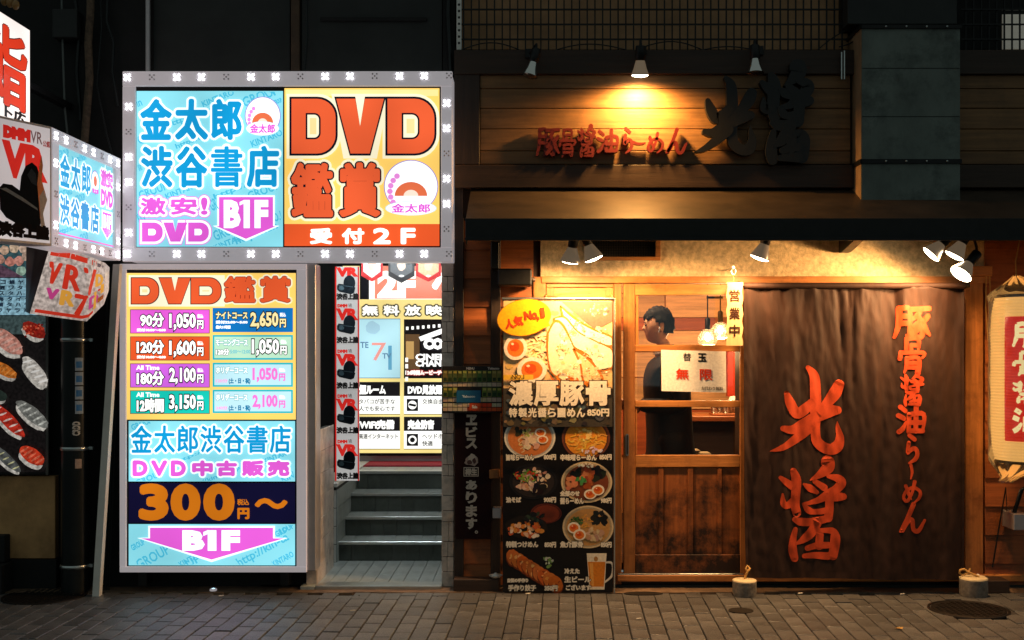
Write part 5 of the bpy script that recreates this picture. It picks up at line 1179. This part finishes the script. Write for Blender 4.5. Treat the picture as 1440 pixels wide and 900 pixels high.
# ------------------------------------------------------------------ drink rack and dark banner
YR=-.1
t=empty('price_rack',(X(663,YR),YR,Z(580,YR)),'small rack board of green product cards beside the tiled pillar','display board')
pbx('board',t,P(40,34,30),621.5,706,515,581,YR,YR+.03,.002)
fk=front(YR-.001); p=Print(fk); p.text('MENU',656,516.5,667,519.5,P(220,210,200),.2); p.text('Tobacco',686,516.5,702,519.5,P(220,210,200),.2); p.flush('lettering',t)
random.seed(9)
for (y0,y1,n) in ((521,537,12),(545,558,12)):
    for i in range(n):
        x=623+i*6.9
        if y0>540 and 642<x+3<676: continue
        q=MB(); q.box(X(x,YR),X(x+6.3,YR),YR-.008,YR-.0005,Z(y1,YR),Z(y0,YR),rc(random.choice(((90,110,50),(120,130,60),(70,90,44),(140,130,70))),10)); q.build('card',t)
        p=Print(front(YR-.0085)); p.rect(x+1,y1-6,x+5.4,y1-1,rc((40,66,36),10)); p.rect(x+1,y0+1,x+5.4,y0+4,rc((190,180,90),10)); p.flush('print',t)
p=Print(fk)
for i in range(12): p.rect(623+i*6.9,538,629.3+i*6.9,543.5,rc((206,190,160),8))
p.flush('price_strip',t); p=Print(fk)
for i in range(12):  p.rect(623+i*6.9,559,629.3+i*6.9,565,rc((196,176,146),10)); p.rect(623+i*6.9,567,629.3+i*6.9,572,rc((206,190,160) if i<6 or i>9 else (206,70,30),8)); p.rect(623+i*6.9,573,629.3+i*6.9,578,rc((196,180,150) if i<5 else (206,80,36),8))
p.flush('price_strip',t)
p=Print(front(YR-.010)); p.rect(642,549,676,566,P(30,96,136)); p.text('Tabacco',650,556,668,559,P(200,220,230),.2); p.rect(660,567,676,577,P(206,74,30)); p.text('Sale',664,570,671,574,P(240,220,200),.3); p.flush('panel',t)
YK=-.07
t=empty('dark_banner',(X(665,YK),YK,Z(580,YK)),'narrow dark maroon cloth banner with white vertical katakana beneath the rack','banner')
pbx('cloth',t,P(38,20,22,rough=.8),640,691,581,758,YK,YK+.004,.001)
p=Print(front(YK-.001)); WK=P(206,192,176)
for c,y0,y1 in (('ヱ',584,597),('ビ',601,614),('ス',617,630),('あ',676,688),('り',692,707),('ま',711,726),('す',729,743)): p.text(c,656,y0,670,y1,WK,.9)
p.text('。',668,746,672,750,WK,.3); p.flush('lettering',t)
p=Print(front(YK-.001)); p.disc(663,648,10,7,P(170,150,140),16,.2); p.disc(664,645,6,7,P(206,192,176),14,.15); p.disc(660,650,4,3,P(90,60,56),10,.2); p.disc(667,648,3,4,P(80,50,48),10,.2)
p.rect(652,657,673,670,WK); p.rect(653,658,672,669,P(38,20,22)); p.text('樽生',654.5,659,670.5,668,WK,.5); p.flush('emblem',t)
m=MB(); m.box(X(688,-.1),X(702,-.1),-.13,-.036,Z(672,-.1),Z(661,-.1),m_wood,.003); tag(m.build('wood_block',None,(X(695,-.1),-.08,Z(672,-.1))),'orange-lit wooden block on the dark post left of the menu banner','block')
m=MB(); m.box(X(693,-.1),X(705,-.1),-.13,-.036,Z(728,-.1),Z(714,-.1),m_alu,.003); tag(m.build('metal_box',None,(X(699,-.1),-.08,Z(728,-.1))),'small grey metal box low on the dark post beside the menu banner','box')

# ------------------------------------------------------------------ lantern in a plastic bag
YLn=-.36; lx=X(1449,YLn); lr=.232; lz0,lz1=Z(646,YLn),Z(419,YLn)
t=empty('paper_lantern',(lx,YLn,lz1),'cream paper lantern with a red panel inside a clear plastic bag','lantern')
def lan(a,z,h=0):
    r=lr+h; f=(z-lz0)/(lz1-lz0); r*=1-.10*abs(2*f-1)**6; r+=.0035*math.cos(f*2*math.pi*52)
    return (lx+r*math.sin(a),YLn-r*math.cos(a),z)
def lgrid(a0,a1,z0_,z1_,h,mat,m,na=40,nz=260):
    vs=[lan(a0+(a1-a0)*i/na,z0_+(z1_-z0_)*j/nz,h) for j in range(nz+1) for i in range(na+1)]
    m.add(vs,[(j*(na+1)+i,j*(na+1)+i+1,(j+1)*(na+1)+i+1,(j+1)*(na+1)+i) for j in range(nz) for i in range(na)],mat,True)
lp=M('lantern_paper',(226,196,136),.6,var=.08,scale=10,bump=.1); lp.node_tree.nodes['Principled BSDF'].inputs['Emission Color'].default_value=lin((236,176,96))+(1,); lp.node_tree.nodes['Principled BSDF'].inputs['Emission Strength'].default_value=.8
lrd=M('lantern_red',(186,30,20),.6,var=.06); lrd.node_tree.nodes['Principled BSDF'].inputs['Emission Color'].default_value=lin((190,26,16))+(1,); lrd.node_tree.nodes['Principled BSDF'].inputs['Emission Strength'].default_value=.8
def PA(u):
    lo,hi=-1.45,1.2
    for _ in range(24):
        a=(lo+hi)/2; q=VX+F*(lx+lr*math.sin(a))/(D+YLn-lr*math.cos(a))
        if q<u: lo=a
        else: hi=a
    return lo
m=MB(); lgrid(0,2*math.pi,lz0,lz1,0,lp,m,48); m.build('shade',t)
m=MB(); lgrid(PA(1413),.9,Z(618,YLn),Z(446,YLn),.003,lrd,m,20,200); m.build('red_panel',t)
m=MB(); 
for z_ in (lz0,lz1): m.lathe([(lr*.75,-.02),(lr*.86,-.02),(lr*.86,.02),(lr*.75,.02)],(lx,YLn,z_),n=28,mat=m_blackm)
m.build('rim',t)
lw=L(250,226,160,s=.8); 
def lmap(u,v,h): a=PA(u); return lan(a,Z(v,YLn),h+.008)
for ch,y0,y1 in (('豚',455,489),('骨',494,528),('醤',533,566),('油',571,606)):
    p=Print(lmap); p.step=.0003
    sx,sy=.44,(y1-y0)/100
    for st in BR[ch]:
        l,r,q=ribbon([(1424+x*sx,y0+y*sy,w_*.5) for x,y,w_ in st]); vs,fs=strip(l,r); p.mb.add([lmap(a,b,p.h) for a,b in vs],fs,lw); p.h+=.0002
    p.flush('character',t)
bag=glassy('clear_plastic',(.97,.96,.93),.07,.12,haze=.07); m=MB()
na,nz=48,40; vs=[]; random.seed(21)
zs0,zs1=Z(678,YLn),Z(388,YLn)
for j in range(nz+1):
    f=j/nz; z_=zs0+(zs1-zs0)*f
    rr=lr*1.07 if .12<f<.9 else lr*1.07*(max(.16,1-((.12-f)/.12)**1.1) if f<=.12 else max(.07,1-((f-.9)/.1)**1.2))
    for i in range(na):
        a=2*math.pi*i/na; am=.006 if .14<f<.88 else .03
        r=rr*(1+am*math.sin(a*7+f*30)+am*.8*math.sin(a*13-f*55)); sh=-.16*(max(0,(.12-f)/.12)) ; su=-.09*max(0,(f-.9)/.1)
        vs.append((lx+r*math.sin(a)+sh+su,YLn-r*math.cos(a),z_+.004*math.sin(a*9)))
m.add(vs,[(j*na+i,j*na+(i+1)%na,(j+1)*na+(i+1)%na,(j+1)*na+i) for j in range(nz) for i in range(na)],bag,True); m.build('plastic_bag',t)
m=MB(); m.tube([(lx-.09,YLn,zs1),(lx-.05,YLn+.1,zs1+.1),(lx,YLn+.15,zs1+.25)],.004,6,m_rope); m.build('string',t)
m=MB(); 
for dx in (0,5): m.tube([(X(1387+dx,-.05),-.05,Z(385,-.05)),(X(1386+dx*1.3,-.05),-.05,Z(430,-.05)),(X(1390+dx*.2,-.05),-.045,Z(480,-.05))],.0035,6,m_rope)
tag(m.build('hanging_wire',None,(X(1389),-.05,Z(385))),'pair of thin pale wires hanging beside the right post','wire')
m=MB(); m.box(X(1424,-.2),X(1445,-.2),-.22,-.03,Z(745,-.2),Z(722,-.2),m_alu,.004); m.tube([(X(1430,-.2),-.16,Z(722,-.2)),(X(1436,-.2),-.2,Z(690,-.2)),(X(1446,-.2),-.2,Z(680,-.2)),(X(1462,-.2),-.2,Z(710,-.2))],.014,8,m_pipe); m.tube([(X(1426,-.2),-.1,Z(735,-.2)),(X(1418,-.1),-.06,Z(690,-.2)),(X(1410,-.1),-.05,Z(740,-.1)),(X(1400,-.1),-.05,Z(800,-.1))],.005,6,m_pipe)
tag(m.build('power_socket',None,(X(1434,-.2),-.05,Z(745,-.2))),'small outdoor socket box with black cords below the lantern','socket')

# ------------------------------------------------------------------ dining room behind the glass
ZI=.15; BY=2.3
fl=MB(); fl.box(X(768),3.6,.06,BY,ZI-.05,ZI,m_dark); o=fl.build('dining_floor'); tag(o,kind='structure')
bw=M('warm_wall',(176,116,62),.7,var=.15,scale=4,bump=.1)
ri=empty('dining_room',(1.6,1.2,ZI),'warm lit wood-panelled dining room seen behind the door glass','room')
m=MB(); m.box(X(768)-.1,3.6,BY,BY+.1,ZI,2.7,bw); m.build('rear_wall',ri)
m=MB(); m.box(X(768)-.1,X(768),.31,BY,ZI,2.7,bw); m.build('side_wall',ri)
m=MB(); m.box(3.6,3.7,.31,BY,ZI,2.7,bw); m.build('side_wall',ri)
m=MB(); m.box(X(768),3.6,.31,BY,2.6,2.7,bw); m.build('ceiling',ri)
pn_=[wood('room_board',(232,176,116),.5,0,.2),wood('room_band',(186,90,40),.5,0,.25)]
for (y0,y1,k) in ((380,412,0),(413,446,0),(447,464,1),(465,494,0),(495,530,0),(531,575,0),(576,640,1)):
    for a,b in ((820,935),(936,1050),(1051,1160)): bx('wall_board',ri,pn_[k],X(a,BY),X(b,BY)-.004,BY-.02,BY-.001,Z(y1,BY),Z(y0,BY)-.003,.002)
# shelf things behind
m=MB(); 
ct=empty('counter',(1.75,1.4,ZI),'brown wooden counter inside the dining room behind the notice','counter')
m.box(X(955,1.2),3.0,1.15,1.7,1.02,1.06,wood('counter_top',(150,80,36),.35,0,.1),.004); m.build('top',ct)
bx('front_board',ct,m_dark,X(958,1.2),3.0,1.2,1.24,ZI,1.018,.003)
t=empty('tray',(X(1017,1.3),1.3,1.061),'small tray of glasses standing on the inner counter','tray')
bx('tray_base',t,m_side,X(1000,1.3),X(1036,1.3),1.22,1.42,1.061,1.075,.003)
for i in range(4):
    m=MB(); m.lathe([(.001,0),(.028,0),(.034,.1),(.031,.1),(.026,.008),(.001,.008)],(X(1005+i*8,1.3),1.3+(i%2)*.05,1.0755),n=14,mat=glassy('cup_glass',(.95,.95,.95),.25,.05)); tag(m.build('drinking_glass',None,(X(1005+i*8,1.3),1.3,1.0755)),('leftmost','second','third','rightmost')[i]+' of the clear glasses on the tray behind the door','glass','drinking glasses on the tray')
m=MB(); m.lathe([(.03,0),(.05,.02),(.052,.1),(.03,.14),(.001,.145)],(X(1030,1.35)+.02,1.4,1.061),n=16,mat=P(220,212,200)); tag(m.build('white_jar',None,(X(1030,1.35)+.02,1.4,1.061)),'white rounded jar at the right end of the counter','jar')
m=MB(); m.box(X(1024,1.6),X(1040,1.6),1.62,1.7,Z(558,1.6),Z(494,1.6),P(170,50,26),.004); tag(m.build('red_upright_panel',None,(X(1032,1.6),1.66,Z(558,1.6))),'narrow red upright panel right of the paper notice inside','upright_panel')  # plain red upright panel of unknown use
for i,(a,b,y) in enumerate(((952,985,636),(965,1000,640),(940,975,641))):
    m=MB(); Y=.7; m.box(X(a,Y),X(b,Y),Y,Y+.16,Z(y,Y),Z(y-2.5,Y),P(206,190,160),.002); tag(m.build('magazine',None,(X(a,Y),Y,Z(y,Y))),('upper','right','lower left')[i]+' pale magazine lying low behind the door glass','magazine','magazines behind the door')
bx('low_bench',ri,m_dark,X(935,.7),X(1045,.7),.68,.88,ZI,Z(642.5,.7)-.002,.004)
def pendant(px,py,Y,label):
    x=X(px,Y); z=Z(py,Y); t=empty('pendant_lamp',(x,Y,z+.5),label,'pendant lamp','pendant lamps over the counter')
    m=MB(); m.tube([(x,Y,z+.08),(x,Y,2.6)],.005,6,m_blackm); m.lathe([(.016,.05),(.02,.055),(.02,.13),(.012,.14)],(x,Y,z),n=12,mat=m_blackm); m.build('flex',t)
    m=MB(); m.lathe([(.02,.055),(.05,.035),(.075,0),(.078,-.035),(.06,-.062),(.03,-.075),(.001,-.078)],(x,Y,z),n=10,mat=glassy('shade_glass',(1,.93,.8),.3,.08,haze=.25),smooth=False); m.build('glass_shade',t)
    m=MB(); m.ball((x,Y,z-.005),(.024,.024,.034),emit('lit_bulb',(1,.78,.42),22),12,8); m.build('bulb',t)
    l=bpy.data.lights.new('lamp_light','POINT'); l.energy=14; l.color=(1,.62,.28); l.shadow_soft_size=.08; o=bpy.data.objects.new('lamp_light',l); sc.collection.objects.link(o); o.parent=t; o.location=Vector((x,Y,z-.12))-WL[t.name]
pendant(995,473,1.0,'lit glass pendant lamp furthest left of three behind the door'); pendant(1013,463,1.1,'lit glass pendant lamp between two others behind the door'); pendant(1036,466,1.2,'lit glass pendant lamp half hidden by the wooden plaque')
m=MB(); m.box(X(994,1.05),X(1016,1.05),1.03,1.07,Z(420,1.05),Z(417,1.05),m_blackm); tag(m.build('lamp_rail',None,(X(1005,1.05),1.05,Z(420,1.05))),'short black rail linking the pendant lamp cords','rail')
# unseen light added near the ceiling to brighten the face and room
m=MB(); m.lathe([(.09,-.01),(.075,-.012),(.001,-.012)],(.5,.40,2.6),n=20,mat=emit('fill_disc',(1,.7,.38),14)); tag(m.build('added_fill_light',None,(.5,.40,2.59)),'added round warm fill light inside the dining room, above the person','ceiling lamp')
l=bpy.data.lights.new('lamp_light','POINT'); l.energy=75; l.color=(1,.72,.46); l.shadow_soft_size=.09; o=bpy.data.objects.new('lamp_light',l); sc.collection.objects.link(o); o.location=(.5,.40,2.48)  # unseen point light added to brighten the face behind the glass

# ------------------------------------------------------------------ person, in profile behind the glass
pr=empty('person',(.95,.5,ZI),'person in dark jacket with short black hair facing left, standing behind the door glass','person')
def skin(nodes,edges,root,sub=2):
    me=bpy.data.meshes.new('tmp'); me.from_pydata([n[0] for n in nodes],edges,[]); o=bpy.data.objects.new('tmp',me); sc.collection.objects.link(o)
    o.modifiers.new('s','SKIN'); 
    sv=me.skin_vertices[0].data
    for i,n in enumerate(nodes): r=n[1] if isinstance(n[1],tuple) else (n[1],n[1]); sv[i].radius=r; sv[i].use_root=(i==root)
    s=o.modifiers.new('u','SUBSURF'); s.levels=sub; s.render_levels=sub
    dg=bpy.context.evaluated_depsgraph_get(); r=bpy.data.meshes.new_from_object(o.evaluated_get(dg)); bpy.data.objects.remove(o); return r
N_=[];E_=[]
def nd(p,r,par=None):
    N_.append((p,r)); 
    if par is not None: E_.append((par,len(N_)-1))
    return len(N_)-1
pel=nd((.97,.5,1.0),(.10,.12)); sp=nd((.97,.5,1.17),(.11,.13),pel); chn=nd((.965,.5,1.36),(.12,.15),sp); cl=nd((.95,.5,1.49),(.07,.09),chn); nk=nd((.925,.49,1.57),.052,cl); nd((.905,.485,1.66),.05,nk)
arms=[]
for s_,sh,el,wr in ((0,(.98,.33,1.455),(1.04,.31,1.17),(.70,.33,1.19)),(1,(.93,.67,1.455),(.86,.70,1.19),(.78,.56,1.17))):
    a=nd(sh,.055,cl); b=nd(el,.042,a); c=nd(wr,.028,b); d=Vector(wr)-Vector(el); d.normalize(); pm_=Vector(wr)+d*.05; q=nd(tuple(pm_),(.034,.018),c); side=d.cross(Vector((0,0,1))).normalized()
    for k in range(4):
        o_=(k-1.5)*.02; base=pm_+d*.035+Vector((0,0,o_)); f0=nd(tuple(base),.0095,q); L_=(.030,.036,.034,.026)[3-k]
        f1=nd(tuple(base+d*L_+side*.006),.009,f0); nd(tuple(base+d*L_*1.6+side*.026),.0075,f1)
    tb=nd(tuple(Vector(wr)+d*.03+Vector((0,0,.03))+side*.01),.011,c); nd(tuple(Vector(wr)+d*.065+Vector((0,0,.052))+side*.015),.009,tb)
    arms.append((sh,el,wr))
for y in (.41,.59):
    h_=nd((.975,y,.90),.066,pel); k_=nd((.96,y,.56),.056,h_); a_=nd((.985,y,.24),.036,k_); nd((.88,y-.005,.185),(.03,.03),a_)
bm_me=skin(N_,E_,0)
bm=bmesh.new(); bm.from_mesh(bm_me)
def headfn(p):
    x,y,z=p; q=Vector((x,y,z))
    if x<0:
        q.x*=.93+(.03 if z>.1 else 0)
        q.x-=.22*math.exp(-((z+.12)/.13)**2-(y/.2)**2)      # nose
        q.x-=.07*math.exp(-((z+.50)/.09)**2-(y/.35)**2)     # lips
        q.x-=.16*math.exp(-((z+.80)/.16)**2-(y/.45)**2)     # chin
        q.x+=.06*math.exp(-((z-.1)/.08)**2-(y/.55)**2)      # eye sockets
    if z<0: q.y*=1+.28*z; q.x*=1 if x<0 else 1+.3*z
    return q
hc=(.875,.475,1.735); hb=MB(); hb.ball(hc,(.1,.077,.122),None,36,26,headfn)
for y,s in ((-.077,-1),(.077,1)): hb.ball((hc[0]+.018,hc[1]+y,hc[2]-.012),(.018,.009,.03),None,12,8)
hm=hb.mesh('h'); bm.from_mesh(hm); me=bpy.data.meshes.new('body'); bm.to_mesh(me); bm.free()
tmp=bpy.data.objects.new('tmp',me); sc.collection.objects.link(tmp); rm=tmp.modifiers.new('r','REMESH'); rm.mode='VOXEL'; rm.voxel_size=.0055; rm.use_smooth_shade=True
sm_=tmp.modifiers.new('s','SMOOTH'); sm_.factor=.4; sm_.iterations=1
dg=bpy.context.evaluated_depsgraph_get(); bme=bpy.data.meshes.new_from_object(tmp.evaluated_get(dg)); bpy.data.objects.remove(tmp)
bme.materials.clear(); bme.materials.append(M('skin_tone',(226,170,130),.5,var=.06,scale=14,bump=.03)); bo=link('body',bme,pr)
hr=M('black_hair',(14,12,13),.85,var=.3,scale=60,stretch=(1,1,.2),bump=.6)
def hairfn(p):
    x,y,z=p; n_=.03*math.sin(x*23+z*17)+.03*math.sin(y*31-z*13)+.05*noise.noise(Vector((x*9,y*9,z*5))); q=p*(1.10+n_)
    if x<-.35: line=.40+.1*math.sin(y*14)
    elif x<-.05: line=.20
    elif x<.06: line=-.12
    elif x<.34: line=.16
    else: line=-.42
    if z<line: q=p*.72
    if z>.55: q.z+=.05; q.x+=.06*(z-.5)
    return q
m=MB(); m.ball((hc[0]+.006,hc[1],hc[2]+.004),(.105,.082,.122),hr,48,40,hairfn); m.build('hair',pr)
m=MB(); m.ball((hc[0]-.088,hc[1]-.034,hc[2]+.008),(.006,.012,.005),P(20,16,14),8,6); m.ball((hc[0]-.088,hc[1]+.034,hc[2]+.008),(.006,.012,.005),P(20,16,14),8,6); m.build('eye',pr)
m=MB(); 
for y in (-1,1): m.tube([(hc[0]-.094,hc[1]+y*.018,hc[2]+.026),(hc[0]-.086,hc[1]+y*.045,hc[2]+.03)],.003,5,hr)
m.build('eyebrow',pr)
m=MB(); m.ball((hc[0]+.008,hc[1]-.087,hc[2]-.014),(.009,.006,.008),P(244,244,244,rough=.2),10,8); m.tube([(hc[0]+.006,hc[1]-.09,hc[2]-.018),(hc[0]+.0,hc[1]-.088,hc[2]-.044)],.0035,6,P(244,244,244,rough=.2)); m.build('earbud',pr)
N_=[];E_=[]
pel=nd((.97,.5,.94),(.155,.18)); sp=nd((.955,.5,1.17),(.17,.18),pel); chn=nd((.94,.5,1.34),(.175,.19),sp); cl=nd((.95,.5,1.485),(.125,.15),chn); nd((.935,.495,1.56),.068,cl); nd((.972,.5,.82),(.16,.19),pel)
for sh,el,wr in arms:
    a=nd(sh,.092,cl); b=nd(el,.07,a); nd(tuple(Vector(el)+(Vector(wr)-Vector(el))*.95),.05,b)
jm=skin(N_,E_,0); jm.materials.clear(); jm.materials.append(M('jacket_cloth',(30,32,34),.55,var=.2,scale=14,bump=.5,stretch=(1,1,.5))); [setattr(p_,'use_smooth',True) for p_ in jm.polygons]; link('jacket',jm,pr)
m=MB(); m.lathe([(.074,-.03),(.07,.03),(.075,.04),(.082,0)],(.928,.492,1.555),(-.25,0,1),20,P(206,196,186,rough=.8)); m.build('collar',pr)
N_=[];E_=[]
tp=nd((.972,.5,1.08),(.14,.16)); pel=nd((.975,.5,.95),(.155,.18),tp)
for y in (.41,.59):
    h_=nd((.975,y,.86),.105,pel); k_=nd((.96,y,.56),.085,h_); nd((.985,y,.24),.065,k_)
jm=skin(N_,E_,0); jm.materials.clear(); jm.materials.append(M('trouser_cloth',(26,26,28),.6,var=.2,scale=14,bump=.3)); [setattr(p_,'use_smooth',True) for p_ in jm.polygons]; link('trousers',jm,pr)
for y in (.41,.59):
    m=MB(); m.ball((.93,y,.183),(.13,.045,.036),P(24,22,22),16,10); m.build('shoe',pr)
